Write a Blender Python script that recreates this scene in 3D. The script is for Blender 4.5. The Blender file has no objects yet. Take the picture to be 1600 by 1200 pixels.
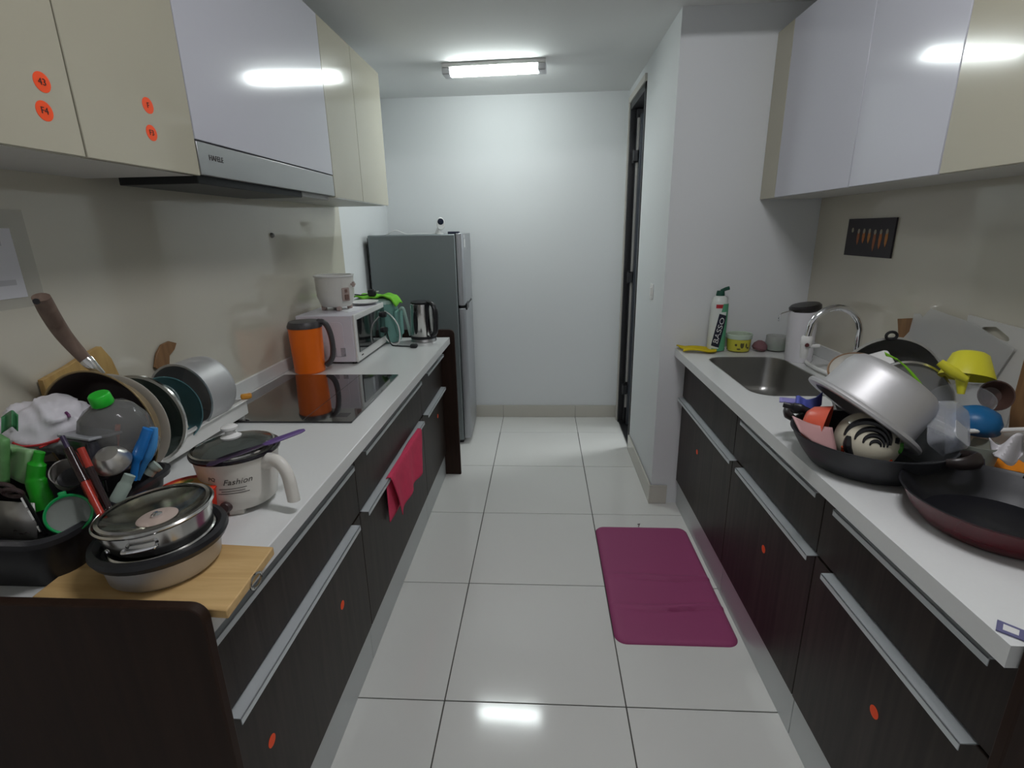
import bpy, bmesh, math, random
from mathutils import Vector, Matrix
random.seed(7)
sc = bpy.context.scene
col = sc.collection

# ------------------------------------------------------------------ camera, world, exposure
CF, CP, CY, CR, CH = 806.55, 0.2880, 0.0611, -0.0181, 1.4997      # focal length in px of a 1600 wide frame, pitch, yaw, roll, height
_f = Vector((-math.sin(CY), math.cos(CY), 0)); _r = Vector((math.cos(CY), math.sin(CY), 0)); _u = Vector((0, 0, 1))
_fw = _f*math.cos(CP) - _u*math.sin(CP); _up = _u*math.cos(CP) + _f*math.sin(CP)
cam_r = _r*math.cos(CR) + _up*math.sin(CR); cam_u = _up*math.cos(CR) - _r*math.sin(CR)
cd = bpy.data.cameras.new('camera'); cam = bpy.data.objects.new('camera', cd); col.objects.link(cam)
cd.sensor_fit = 'HORIZONTAL'; cd.sensor_width = 36.0; cd.lens = CF/1600*36.0; cd.clip_start = .02
cam.matrix_world = Matrix(((cam_r.x, cam_u.x, -_fw.x, 0), (cam_r.y, cam_u.y, -_fw.y, 0), (cam_r.z, cam_u.z, -_fw.z, CH), (0, 0, 0, 1)))
sc.camera = cam
w = bpy.data.worlds.new('world'); sc.world = w; w.use_nodes = True
w.node_tree.nodes['Background'].inputs[0].default_value = (.96, .97, 1, 1)
w.node_tree.nodes['Background'].inputs[1].default_value = .33
LAMP_FAR, LAMP_NEAR = 48.0, 92.0
yl_ = bpy.data.lights.new('added_yard_light', 'AREA'); yl_.energy = 46; yl_.shape = 'RECTANGLE'; yl_.size = .6; yl_.size_y = .8; yl_.color = (.93, .98, 1.0)
yo = bpy.data.objects.new('added_yard_light', yl_); col.objects.link(yo)             # area lamp added beyond the side door, lifting the far end like yard daylight
yo.location = (1.70, 3.95, 1.9); yo.rotation_euler = Vector((-2.6, -.75, -1.1)).to_track_quat('-Z', 'Y').to_euler()
sc.view_settings.view_transform = 'Standard'; sc.view_settings.look = 'None'
sc.view_settings.exposure = 0.0; sc.view_settings.gamma = 1.0; sc.view_settings.use_curve_mapping = False
sc.cycles.use_denoising = True
sc.cycles.max_bounces = 10; sc.cycles.transparent_max_bounces = 12

def at(px, py, Y):
    "point of the room at depth Y that shows at a spot of the 1600x1200 photograph"
    d = cam_r*((px-800)/CF) - cam_u*((py-600)/CF) + _fw
    t = Y/d.y
    return Vector((0, 0, CH)) + d*t

# ------------------------------------------------------------------ materials
MC = {}
def pm(name, c, rough=.5, metal=0, coat=0, trans=0, ior=1.45, alpha=1, emit=0, bump=0, bscale=80, var=0, vscale=6, sub=0):
    if name in MC: return MC[name]
    m = bpy.data.materials.new(name); m.use_nodes = True; MC[name] = m
    nt = m.node_tree; b = nt.nodes['Principled BSDF']
    b.inputs['Base Color'].default_value = (*c, 1); b.inputs['Roughness'].default_value = rough; b.inputs['Metallic'].default_value = metal
    b.inputs['Coat Weight'].default_value = coat; b.inputs['Coat Roughness'].default_value = .06
    b.inputs['Transmission Weight'].default_value = trans; b.inputs['IOR'].default_value = ior; b.inputs['Alpha'].default_value = alpha
    if sub: b.inputs['Subsurface Weight'].default_value = sub; b.inputs['Subsurface Radius'].default_value = (.02, .02, .02)
    if emit: b.inputs['Emission Color'].default_value = (*c, 1); b.inputs['Emission Strength'].default_value = emit
    tc = nt.nodes.new('ShaderNodeTexCoord')
    if bump:
        n = nt.nodes.new('ShaderNodeTexNoise'); n.inputs['Scale'].default_value = bscale; n.inputs['Detail'].default_value = 4
        bp = nt.nodes.new('ShaderNodeBump'); bp.inputs['Strength'].default_value = bump; bp.inputs['Distance'].default_value = .004
        nt.links.new(tc.outputs['Object'], n.inputs['Vector']); nt.links.new(n.outputs['Fac'], bp.inputs['Height']); nt.links.new(bp.outputs['Normal'], b.inputs['Normal'])
    if var:
        n = nt.nodes.new('ShaderNodeTexNoise'); n.inputs['Scale'].default_value = vscale; n.inputs['Detail'].default_value = 6
        mx = nt.nodes.new('ShaderNodeMix'); mx.data_type = 'RGBA'
        mx.inputs[6].default_value = (*[x*(1-var) for x in c], 1); mx.inputs[7].default_value = (*[min(1, x*(1+var)) for x in c], 1)
        nt.links.new(tc.outputs['Object'], n.inputs['Vector']); nt.links.new(n.outputs['Fac'], mx.inputs[0]); nt.links.new(mx.outputs[2], b.inputs['Base Color'])
    return m
def wood(name, c0, c1, rough=.4, stretch=(14, 1.2, 14), scale=3):
    m = pm(name, c0, rough); nt = m.node_tree; b = nt.nodes['Principled BSDF']
    tc = nt.nodes.new('ShaderNodeTexCoord'); mp = nt.nodes.new('ShaderNodeMapping'); mp.inputs['Scale'].default_value = stretch
    n = nt.nodes.new('ShaderNodeTexNoise'); n.inputs['Scale'].default_value = scale; n.inputs['Detail'].default_value = 8; n.inputs['Distortion'].default_value = .6
    r = nt.nodes.new('ShaderNodeValToRGB'); r.color_ramp.elements[0].position = .35; r.color_ramp.elements[1].position = .68
    r.color_ramp.elements[0].color = (*c0, 1); r.color_ramp.elements[1].color = (*c1, 1)
    nt.links.new(tc.outputs['Object'], mp.inputs['Vector']); nt.links.new(mp.outputs['Vector'], n.inputs['Vector'])
    if 'dark' in name or 'panel' in name: b.inputs['Specular IOR Level'].default_value = .25
    nt.links.new(n.outputs['Fac'], r.inputs['Fac']); nt.links.new(r.outputs['Color'], b.inputs['Base Color'])
    return m
wall_m = pm('wall_paint', (.68, .70, .705), .75, bump=.06, bscale=220)
ceil_m = pm('ceiling_paint', (.74, .75, .74), .85, bump=.04, bscale=200)
tile_m = pm('floor_tile', (.68, .675, .645), .10, var=.02, vscale=3)
skirt_m = pm('skirting_tile', (.52, .50, .44), .2)
grout_m = pm('grout', (.08, .075, .065), .8)
cream_m = pm('cream_gloss', (.45, .425, .33), .14, coat=.25, var=.03, vscale=2, bump=.015, bscale=4)
white_door_m = pm('white_gloss', (.56, .565, .62), .12, coat=.25, bump=.015, bscale=4)
carcass_m = pm('carcass_white', (.60, .59, .56), .45)
dark_m = wood('dark_laminate', (.017, .0115, .009), (.036, .026, .021), .42, (18, 18, 1.0), 2.2)
panel_m = wood('brown_end_panel', (.017, .0075, .004), (.026, .012, .007), .55, (18, 18, 1.2), 2)
counter_m = pm('worktop_white', (.70, .71, .70), .22, var=.02, vscale=120)
splash_m = pm('splashback_glass', (.57, .54, .45), .09, coat=.6, bump=.012, bscale=3)
alu_m = pm('aluminium', (.66, .70, .72), .5, .4)
plinth_m = pm('plinth_aluminium', (.55, .57, .57), .42, .55)
steel_m = pm('stainless', (.62, .61, .59), .17, 1)
brush_m = pm('brushed_steel', (.42, .42, .42), .34, 1, bump=.02, bscale=300)
sink_m = pm('sink_steel', (.36, .355, .34), .3, 1)
chrome_m = pm('chrome', (.8, .8, .82), .06, 1)
matalu_m = pm('satin_aluminium', (.56, .555, .56), .5, .7)
blk = pm('black_plastic', (.012, .012, .014), .38)
blkglass = pm('black_glass', (.008, .008, .009), .03, coat=1)
white_p = pm('white_plastic', (.72, .72, .70), .35)
glass_m = pm('clear_glass', (.93, .97, .96), .03, trans=1, ior=1.3)
clear_m = pm('clear_plastic', (.86, .88, .92), .12, trans=.85, ior=1.2, alpha=.55)
frost_m = pm('frosted_plastic', (.66, .66, .64), .4, trans=.45, ior=1.1, alpha=.75)
orange_dot = pm('orange_sticker', (.95, .085, .012), .6)
ink = pm('dark_ink', (.03, .02, .02), .7)
wood_l = wood('light_wood', (.50, .32, .13), (.62, .42, .19), .5, (1.2, 12, 12), 4)
wood_y = wood('yellow_wood', (.40, .25, .085), (.52, .34, .12), .5, (12, 12, 1.5), 4)
wood_b = wood('brown_wood', (.17, .085, .035), (.26, .14, .06), .5, (12, 12, 1.5), 4)
wood_h = wood('grey_brown_wood', (.13, .085, .065), (.20, .14, .11), .55, (9, 9, 2), 5)

# ------------------------------------------------------------------ mesh helpers
class M:
    def __init__(s): s.v = []; s.f = []
    def add(s, v, f):
        n = len(s.v); s.v += [Vector(p) for p in v]; s.f += [tuple(i+n for i in q) for q in f]; return s
    def box(s, x0, y0, z0, x1, y1, z1):
        return s.add([(x0,y0,z0),(x1,y0,z0),(x1,y1,z0),(x0,y1,z0),(x0,y0,z1),(x1,y0,z1),(x1,y1,z1),(x0,y1,z1)],
                     [(0,3,2,1),(4,5,6,7),(0,1,5,4),(1,2,6,5),(2,3,7,6),(3,0,4,7)])
    def lathe(s, prof, seg=40, mat=None, a0=0, a1=None, squash=1):
        v = []; f = []; full = a1 is None; n = seg if full else seg+1; rings = []
        for r, z in prof:
            if r < 1e-6: rings.append([len(v)]); v.append(Vector((0, 0, z)))
            else:
                rings.append(list(range(len(v), len(v)+n)))
                for i in range(n):
                    a = 2*math.pi*i/seg if full else a0+(a1-a0)*i/seg
                    v.append(Vector((r*math.cos(a), r*math.sin(a)*squash, z)))
        for A, B in zip(rings, rings[1:]):
            for i in range(seg):
                j = (i+1) % n if full else i+1
                if len(A) == 1 and len(B) == 1: continue
                if len(A) == 1: f.append((A[0], B[j], B[i]))
                elif len(B) == 1: f.append((A[i], A[j], B[0]))
                else: f.append((A[i], A[j], B[j], B[i]))
        if mat is not None: v = [mat @ p for p in v]
        return s.add(v, f)
    def tube(s, pts, r, seg=10, flat=1.0, closed=False, side=None):
        pts = [Vector(p) for p in pts]; n = len(pts); rs = list(r) if isinstance(r, (list, tuple)) else [r]*n
        if len(rs) != n:
            q = len(rs)-1; rs = [rs[min(q, int(i*q/(n-1)))]*(1-(i*q/(n-1) % 1))+rs[min(q, int(i*q/(n-1))+1)]*(i*q/(n-1) % 1) for i in range(n)]
        v = []; f = []; last = None
        for i, p in enumerate(pts):
            if closed: t = pts[(i+1) % n]-pts[i-1]
            else: t = (pts[min(i+1, n-1)]-pts[max(i-1, 0)])
            t.normalize()
            a = side if side is not None else (last if last is not None else (Vector((0, 0, 1)) if abs(t.z) < .9 else Vector((1, 0, 0))))
            a = Vector(a); a = (a - t*a.dot(t)).normalized(); last = a; b = t.cross(a)
            for k in range(seg):
                g = 2*math.pi*k/seg; v.append(p+(a*math.cos(g)+b*math.sin(g)*flat)*rs[i])
        m = n if closed else n-1
        for i in range(m):
            for k in range(seg):
                i2 = (i+1) % n; f.append((i*seg+k, i*seg+(k+1) % seg, i2*seg+(k+1) % seg, i2*seg+k))
        if not closed: f.append(tuple(range(seg-1, -1, -1))); f.append(tuple((n-1)*seg+k for k in range(seg)))
        return s.add(v, f)
    def prism(s, poly, z0, z1, mat=None):
        n = len(poly); v = [Vector((x, y, z0)) for x, y in poly]+[Vector((x, y, z1)) for x, y in poly]
        if mat is not None: v = [mat @ p for p in v]
        return s.add(v, [tuple(range(n-1, -1, -1)), tuple(range(n, 2*n))]+[(i, (i+1) % n, n+(i+1) % n, n+i) for i in range(n)])
    def grid(s, nu, nv, fn):
        v = [fn(i/nu, j/nv) for j in range(nv+1) for i in range(nu+1)]
        return s.add(v, [(j*(nu+1)+i, j*(nu+1)+i+1, (j+1)*(nu+1)+i+1, (j+1)*(nu+1)+i) for j in range(nv) for i in range(nu)])
    def xf(s, mat): s.v = [mat @ p for p in s.v]; return s
def T(x, y=None, z=None):
    return Matrix.Translation(Vector((x, y, z)) if y is not None else Vector(x))
def RZ(a): return Matrix.Rotation(a, 4, 'Z')
def RX(a): return Matrix.Rotation(a, 4, 'X')
def RY(a): return Matrix.Rotation(a, 4, 'Y')
def frame(c, n, up=(0, 0, 1)):
    "local z along n, local y as near to up as it goes"
    n = Vector(n).normalized(); u = Vector(up); u = (u-n*u.dot(n))
    if u.length < 1e-4: u = Vector((0, 1, 0))
    u.normalize(); x = u.cross(n); c = Vector(c)
    return Matrix(((x.x, u.x, n.x, c.x), (x.y, u.y, n.y, c.y), (x.z, u.z, n.z, c.z), (0, 0, 0, 1)))
WL = {}
def link(o, parent):
    col.objects.link(o)
    if parent is not None: o.parent = parent
def obj(name, m, mat, parent=None, bevel=0, angle=40, solid=0, subd=0, origin=None, kind=None, label=None, seg=2, offset=0):
    if origin is None:
        if parent is not None: origin = WL[parent.name]
        else:
            xs = [p.x for p in m.v]; ys = [p.y for p in m.v]; zs = [p.z for p in m.v]
            origin = Vector(((min(xs)+max(xs))/2, (min(ys)+max(ys))/2, min(zs)))
    origin = Vector(origin)
    me = bpy.data.meshes.new(name); me.from_pydata([tuple(p-origin) for p in m.v], [], m.f)
    bm = bmesh.new(); bm.from_mesh(me)
    if not solid: bmesh.ops.recalc_face_normals(bm, faces=bm.faces)
    bm.to_mesh(me); bm.free()
    me.materials.append(mat); me.shade_smooth(); me.set_sharp_from_angle(angle=math.radians(angle))
    o = bpy.data.objects.new(name, me); link(o, parent)
    o.location = origin - (WL[parent.name] if parent is not None else Vector())
    WL[o.name] = origin
    if solid:
        md = o.modifiers.new('thickness', 'SOLIDIFY'); md.thickness = solid; md.offset = offset
    if bevel:
        md = o.modifiers.new('edge', 'BEVEL'); md.width = bevel; md.segments = seg; md.limit_method = 'ANGLE'; md.angle_limit = math.radians(50)
    if subd:
        md = o.modifiers.new('smooth', 'SUBSURF'); md.levels = subd; md.render_levels = subd
    if kind: o['kind'] = kind
    if label: o['label'] = label
    return o
def tag(o, label, cat, group=None):
    o['label'] = label; o['category'] = cat
    if group: o['group'] = group
    return o
def thing(name, label, cat, loc, group=None):
    o = bpy.data.objects.new(name, None); o.empty_display_size = .05; col.objects.link(o); o.location = loc; WL[o.name] = Vector(loc)
    return tag(o, label, cat, group)
def struct(name, m, mat, parent=None, **k):
    o = obj(name, m, mat, parent, **k)
    if parent is None: o['kind'] = 'structure'
    return o
def rrect(x0, y0, x1, y1, r, n=6):
    rs = r if isinstance(r, (list, tuple)) else (r,)*4; p = []
    for (cx, cy, a, q) in ((x1, y0, -90, rs[0]), (x1, y1, 0, rs[1]), (x0, y1, 90, rs[2]), (x0, y0, 180, rs[3])):
        sx = -1 if cx == x1 else 1; sy = -1 if cy == y1 else 1
        if q < 1e-5: p.append((cx, cy)); continue
        for i in range(n+1):
            g = math.radians(a+90*i/n); p.append((cx+sx*q+q*math.cos(g), cy+sy*q+q*math.sin(g)))
    return p
def disc_poly(rx, ry=None, n=24): return [(rx*math.cos(2*math.pi*i/n), (ry or rx)*math.sin(2*math.pi*i/n)) for i in range(n)]
def text_m(s, size, shear=0, ext=.0003):
    c = bpy.data.curves.new('lettering', 'FONT'); c.body = s; c.size = size; c.align_x = 'CENTER'; c.align_y = 'CENTER'; c.shear = shear; c.extrude = ext; c.resolution_u = 3
    o = bpy.data.objects.new('lettering', c); col.objects.link(o)
    dg = bpy.context.evaluated_depsgraph_get(); dg.update(); me = o.evaluated_get(dg).to_mesh()
    m = M().add([v.co.copy() for v in me.vertices], [tuple(p.vertices) for p in me.polygons])
    bpy.data.objects.remove(o); bpy.data.curves.remove(c)
    return m
def wrap(m, R, c, a0):
    "bends a flat mesh (x across, y up) onto an upright cylinder of radius R at c, its middle facing angle a0"
    c = Vector(c)
    m.v = [c+Vector(((R+p.z)*math.cos(a0+p.x/R), (R+p.z)*math.sin(a0+p.x/R), p.y)) for p in m.v]; return m
def smooth_path(P, n=8):
    P = [Vector(p) for p in P]; out = []
    for i in range(len(P)-1):
        a, b, c, d = P[max(i-1, 0)], P[i], P[i+1], P[min(i+2, len(P)-1)]
        for k in range(n):
            t = k/n; out.append(.5*((2*b)+(c-a)*t+(2*a-5*b+4*c-d)*t*t+(3*b-a-3*c+d)*t**3))
    out.append(P[-1]); return out

# ------------------------------------------------------------------ the room
XL, XR, YB, YP, ZC, ZH, XP = -1.185, 1.33, 4.09, 2.675, 2.43, 2.72, .615
CT = .90                                                                 # worktop height
fl = struct('floor', M().box(-2.2, -1.6, -.12, 2.2, YB+.1, -.004), grout_m)
tw = .6; gx = -.3263; gy = 1.3371
for i in range(-2, 3):
    for j in range(-5, 6):
        x0, x1 = gx+i*tw+.002, gx+(i+1)*tw-.002; y0, y1 = gy+(j-1)*tw+.002, gy+j*tw-.002
        if j == 5 or y1 < -1.5: continue
        y1 = min(y1, YB-.001); x0 = max(x0, XL+.001); x1 = min(x1, XR)
        if y0 > 4.05: continue
        obj('tile', M().box(x0, y0, -.004, x1, y1, 0), tile_m, fl, bevel=.001, seg=1)
last = gy+4*tw
for i in range(-2, 2):
    x0, x1 = max(gx+i*tw+.0015, XL+.001), min(gx+(i+1)*tw-.0015, XR)
    obj('tile', M().box(x0, last+.0015, -.004, x1, YB-.001, 0), tile_m, fl, bevel=.001, seg=1)
struct('wall_left', M().box(XL-.12, -1.6, 0, XL, YB, ZH), wall_m)
struct('wall_back', M().box(XL-.12, YB, 0, 2.3, YB+.12, ZH), wall_m)
# right: long wall behind the sink, then the pier that turns into the wall with the yard door
struct('wall_right', M().box(XR, -1.6, 0, XR+.12, YP, ZH), wall_m)
dy0, dy1, dz = 3.44, 4.00, 2.33
pier = M().box(XP, YP, 0, XP+.11, dy0, ZC).box(XP, dy1, 0, XP+.11, YB, ZC).box(XP, dy0, dz, XP+.11, dy1, ZC).box(XP+.11, YP, 0, XR+.12, YP+.11, ZC)
struct('wall_pier', pier, wall_m)
ce = struct('ceiling', M().box(XL, 2.08, ZC, XR, YB, ZH).box(XL-.1, -1.6, ZH, XR+.1, YB, ZH+.1), ceil_m)
# skirting
bb = struct('baseboard_back', M().box(-.6, YB-.008, 0, XP, YB, .10), grout_m)
for x0, x1 in ((-.6, -.3263), (-.3263, .2737), (.2737, XP)):
    obj('skirting_tile', M().box(x0+.001, YB-.012, .001, x1-.001, YB-.004, .104), skirt_m, bb, bevel=.001, seg=1)
br = struct('baseboard_right', M().box(XP-.008, YP, 0, XP, dy0-.02, .10).box(XP, YP-.008, 0, .70, YP, .10).box(XP-.008, dy1+.03, 0, XP, YB-.012, .10), grout_m)
for a in ((XP-.013, YP-.013, XP-.004, 3.02), (XP-.013, 3.022, XP-.004, dy0-.02)):
    obj('skirting_tile', M().box(a[0], a[1], .001, a[2], a[3], .112), skirt_m, br, bevel=.001, seg=1)
obj('skirting_tile', M().box(XP-.004, YP-.013, .001, .70, YP-.004, .112), skirt_m, br, bevel=.001, seg=1)
# yard door: dark frame with a stacked folding leaf
dk = pm('charcoal_door_metal', (.022, .022, .024), .4, .3); ltgap = pm('white_gasket', (.45, .44, .41), .5)
dr = struct('door_1', M().box(XP-.006, dy0, 0, XP+.10, dy0+.03, dz).box(XP-.006, dy1-.035, 0, XP+.10, dy1, dz).box(XP-.006, dy0, dz-.045, XP+.10, dy1, dz).box(XP+.0, dy0, 0, XP+.10, dy1, .012), dk, bevel=.002)
obj('door_leaf', M().box(XP+.03, dy1-.085, .02, XP+.5, dy1-.04, dz-.05), dk, dr, bevel=.004)
lf = obj('door_leaf', M().box(XP+.045, dy1-.15, .02, XP+.5, dy1-.105, dz-.09), pm('blue_grey_door_metal', (.035, .04, .05), .4, .3), dr, bevel=.004)
obj('gasket', M().box(XP+.033, dy1-.102, .36, XP+.05, dy1-.088, 1.12).box(XP+.033, dy1-.102, 1.2, XP+.05, dy1-.088, 1.94).box(XP+.033, dy1-.102, 2.02, XP+.05, dy1-.088, 2.22).box(XP+.033, dy1-.102, .15, XP+.05, dy1-.088, .26), ltgap, dr)
for z in (.30, 1.16, 1.98):
    obj('hinge', M().box(XP+.01, dy1-.13, z-.035, XP+.04, dy1-.07, z+.035).lathe([(0, -.045), (.008, -.045), (.008, .045), (0, .045)], 12, T(XP+.015, dy1-.1, z)), blk, dr, bevel=.002)
tr = struct('trim_1', M().box(XP-.014, dy1, 0, XP, dy1+.035, dz+.04).box(XP-.014, dy0-.0, dz, XP, dy1, dz+.04), pm('door_trim', (.55, .53, .48), .5))
struct('floor_yard', M().box(XP+.11, YP+.11, -.10, 2.3, YB, -.03), pm('yard_floor', (.16, .17, .2), .6))
struct('wall_yard', M().box(1.75, YP+.11, 0, 1.85, YB, ZH), wall_m)
# splashbacks
sl = struct('trim_2', M().box(XL, -.4, CT+.05, XL+.006, 3.10, 1.70), splash_m, label='grey-beige glass splashback on the left wall')
struct('trim_3', M().box(XR-.006, -.4, CT+.05, XR, YP, 1.70), splash_m, label='grey-beige glass splashback on the right wall')

# ------------------------------------------------------------------ ceiling lamps
def lamp(label, c, L, rz, strength, name, tint):
    t = thing('ceiling_lamp', label, 'lamp', c, 'tube lamps on the ceiling')
    X = T(*c) @ RZ(rz)
    obj('lamp_base', M().box(-L/2, -.055, -.022, L/2, .055, 0).xf(X), white_p, t, bevel=.004)
    em = pm(name, tint, .4, emit=strength)
    pr = [(math.sin(math.radians(a))*.048, -.022-math.cos(math.radians(a))*.040) for a in range(-90, 91, 15)]
    n = len(pr); hl = L/2-.048
    m = M().add([Vector((sx*hl, y, z)) for sx in (-1, 1) for y, z in pr], [(i, i+1, n+i+1, n+i) for i in range(n-1)]+[tuple(range(n)), tuple(range(2*n-1, n-1, -1))])
    obj('diffuser', m.xf(X), em, t)
    for sx in (-1, 1):
        obj('end_cap', M().box(sx*L/2-(.048 if sx > 0 else 0), -.05, -.058, sx*L/2+(.048 if sx < 0 else 0), .05, -.02).xf(X), pm('lamp_cap', (.5, .5, .52), .4), t, bevel=.006)
lamp('lit white tube lamp on the ceiling in front of the back wall', (-.275, 3.37, ZC), .60, -.045, LAMP_FAR, 'lamp_glow', (.92, 1.0, .99))
lamp('lit white tube lamp on the higher ceiling above the worktops', (.30, .75, ZH), .62, 0, LAMP_NEAR, 'lamp_glow_near', (.965, .965, 1.0))

# ------------------------------------------------------------------ base cabinets
HG = 'dark base cabinets'
def base_unit(side, y0, y1, label, top_pull, low_pull, stickers=(), fixed_top=False):
    """side -1 left, +1 right; pulls are (y0, y1) or None"""
    s = side; xf = -.610 if s < 0 else .745; xb = XL+.01 if s < 0 else XR-.01; xp = -.62 if s < 0 else .755
    def bx(a, b, ya, yb, za, zb): return M().box(min(a, b), ya, za, max(a, b), yb, zb)
    t = thing('base_cabinet', label, 'cabinet', ((xf+xb)/2, (y0+y1)/2, 0), HG)
    th = .018*s
    depth_side = .014
    c = bx(xf+th, xb, y0, y0+depth_side, .15, .858); c.box(min(xf+th, xb), y1-depth_side, .15, max(xf+th, xb), y1, .858); c.box(min(xf+th, xb), y0, .15, max(xf+th, xb), y1, .168)
    obj('carcass', c, dark_m, t)
    obj('plinth', bx(xp, xp+.012*s, y0+.0015, y1-.0015, .0, .158), plinth_m, t, bevel=.001, seg=1)
    g = .0018
    zm = .640 if s > 0 else .603
    top = obj('drawer' if not fixed_top else 'front_panel', bx(xf, xf+th, y0+g, y1-g, zm+.004, .852), dark_m, t, bevel=.001, seg=1)
    low = obj('drawer', bx(xf, xf+th, y0+g, y1-g, .153, zm-.004), dark_m, t, bevel=.001, seg=1)
    def pull(p, z, par):
        ya, yb = p
        m = bx(xf-.026*s, xf+.012*s, ya, yb, z-.0035, z)
        m.box(min(xf-.026*s, xf-.0235*s), ya, z-.017, max(xf-.026*s, xf-.0235*s), yb, z)
        obj('handle', m, alu_m, par, bevel=.0008, seg=1)
    if top_pull: pull(top_pull, .826 if s > 0 else .808, top)
    if low_pull: pull(low_pull, zm-.002, low)
    for (sy, sz, r) in stickers:
        obj('sticker', M().prism(disc_poly(r), 0, .0007, frame((xf, sy, sz), (-s, 0, 0))), orange_dot, low)
    return t
base_unit(-1, .669, 1.50, 'dark wood base cabinet nearest on the left, two orange stickers on its lower drawer', (.70, 1.438), (.745, 1.433), ((.856, .406, .0145), (1.288, .414, .0135)))
base_unit(-1, 1.50, 2.44, 'dark wood base cabinet under the black hob, pink towel on its lower handle', (1.553, 2.38), (1.519, 2.38))
base_unit(-1, 2.44, 3.0, 'dark wood base cabinet on the left nearest the fridge', (2.526, 2.96), (2.475, 2.97), ((2.81, .47, .0125),))
base_unit(1, .660, 1.262, 'dark wood base cabinet nearest on the right below the red pan', (.714, 1.18), (.72, 1.184), ((.947, .448, .0145),))
base_unit(1, 1.262, 1.90, 'dark wood base cabinet on the right below the grey wok', (1.267, 1.807), (1.261, 1.804), ((1.556, .456, .0135),))
base_unit(1, 1.90, 2.66, 'dark wood base cabinet under the sink', None, (1.87, 2.65), ((2.34, .463, .0125),), True)
def end_panel(label, x0, x1, y0, y1, z1, r):
    poly = rrect(x0, 0, x1, z1, r)
    o = obj('end_panel', M().prism(poly, y0, y1, Matrix(((1, 0, 0, 0), (0, 0, 1, 0), (0, 1, 0, 0), (0, 0, 0, 1)))), panel_m, bevel=.003)
    tag(o, label, 'panel', 'dark end panels of the base cabinets')
end_panel('brown end panel with a rounded corner in front of the black basket', XL+.004, -.536, .648, .668, CT+.038, (0, .028, 0, 0))
end_panel('brown end panel beside the fridge, at the far end of the left worktop', XL+.004, -.523, 3.005, 3.023, CT+.045, (0, .03, 0, 0))
end_panel('brown end panel at the near end of the right worktop', .706, XR-.004, .638, .658, CT+.038, (0, 0, .028, 0))

# ------------------------------------------------------------------ worktops
wt = thing('worktop', 'white left worktop with the black hob in it', 'worktop', (-.87, 1.84, .858))
obj('slab', M().box(XL+.001, .669, .860, -.55, 3.003, CT), counter_m, wt, bevel=.0025)
obj('upstand', M().box(XL+.001, .669, CT, XL+.016, 3.003, CT+.055), counter_m, wt, bevel=.002)
def holed(x0, y0, x1, y1, hx0, hy0, hx1, hy1, r, z0, z1, n=72):
    cx, cy = (hx0+hx1)/2, (hy0+hy1)/2; a, b = (hx1-hx0)/2, (hy1-hy0)/2
    hole = rrect(-a, -b, a, b, r, 7); angs = sorted([math.atan2(y, x) for x, y in hole]+[math.atan2(Y-cy, X-cx) for X in (x0, x1) for Y in (y0, y1)])
    def inner(g):
        dx, dy = math.cos(g), math.sin(g); best = 1e9
        n = len(hole)
        for i in range(n):
            (ax, ay), (bx, by) = hole[i], hole[(i+1) % n]; ex, ey = bx-ax, by-ay; den = dx*ey-dy*ex
            if abs(den) < 1e-12: continue
            t = (ax*ey-ay*ex)/den; u = (ax*dy-ay*dx)/den
            if t > 0 and -1e-6 <= u <= 1+1e-6: best = min(best, t)
        return cx+dx*best, cy+dy*best
    def outer(g):
        dx, dy = math.cos(g), math.sin(g); t = 1e9
        if abs(dx) > 1e-9: t = min(t, ((x1 if dx > 0 else x0)-cx)/dx)
        if abs(dy) > 1e-9: t = min(t, ((y1 if dy > 0 else y0)-cy)/dy)
        return cx+dx*t, cy+dy*t
    I = [inner(g) for g in angs]; O = [outer(g) for g in angs]; N = len(angs)
    v = [(*p, z1) for p in I]+[(*p, z1) for p in O]+[(*p, z0) for p in I]+[(*p, z0) for p in O]; f = []
    for i in range(N):
        j = (i+1) % N
        f += [(i, N+i, N+j, j), (2*N+i, 2*N+j, 3*N+j, 3*N+i), (i, j, 2*N+j, 2*N+i), (N+i, 3*N+i, 3*N+j, N+j)]
    return M().add(v, f), [(x, y) for x, y in I]
wr = thing('worktop', 'white right worktop around the steel sink', 'worktop', (1.0, 1.66, .858))
SX0, SY0, SX1, SY1 = .785, 1.86, 1.135, 2.485
m, _ = holed(.69, .660, XR-.001, YP-.001, SX0, SY0, SX1, SY1, .085, .860, CT)
obj('slab', m, counter_m, wr, angle=30)
obj('upstand', M().box(XR-.016, .660, CT, XR-.001, YP-.001, CT+.055).box(.70, YP-.0135, CT, XR-.016, YP-.001, CT+.006), counter_m, wr, bevel=.002)
# sink
sk = thing('sink', 'stainless steel sink sunk into the right worktop', 'sink', (.96, 2.17, .70))
def loop(ins, r, z): return [(x, y, z) for x, y in rrect(SX0+ins, SY0+ins, SX1-ins, SY1-ins, r, 8)]
L = [loop(-.004, .089, CT-.001), loop(.006, .080, CT-.0015), loop(.008, .078, .89), loop(.016, .075, .76), loop(.035, .065, .725), loop(.07, .05, .718)]
m = M(); n = len(L[0])
for lp in L: m.v += [Vector(p) for p in lp]
for k in range(len(L)-1): m.f += [(k*n+i, k*n+(i+1) % n, (k+1)*n+(i+1) % n, (k+1)*n+i) for i in range(n)]
m.f.append(tuple((len(L)-1)*n+i for i in range(n)))
obj('bowl', m, sink_m, sk, angle=60)
obj('drain', M().lathe([(0, .006), (.018, .006), (.02, .002), (.036, .004), (.042, 0)], 24, T(.98, 2.2, .7185)), chrome_m, sk)
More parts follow.
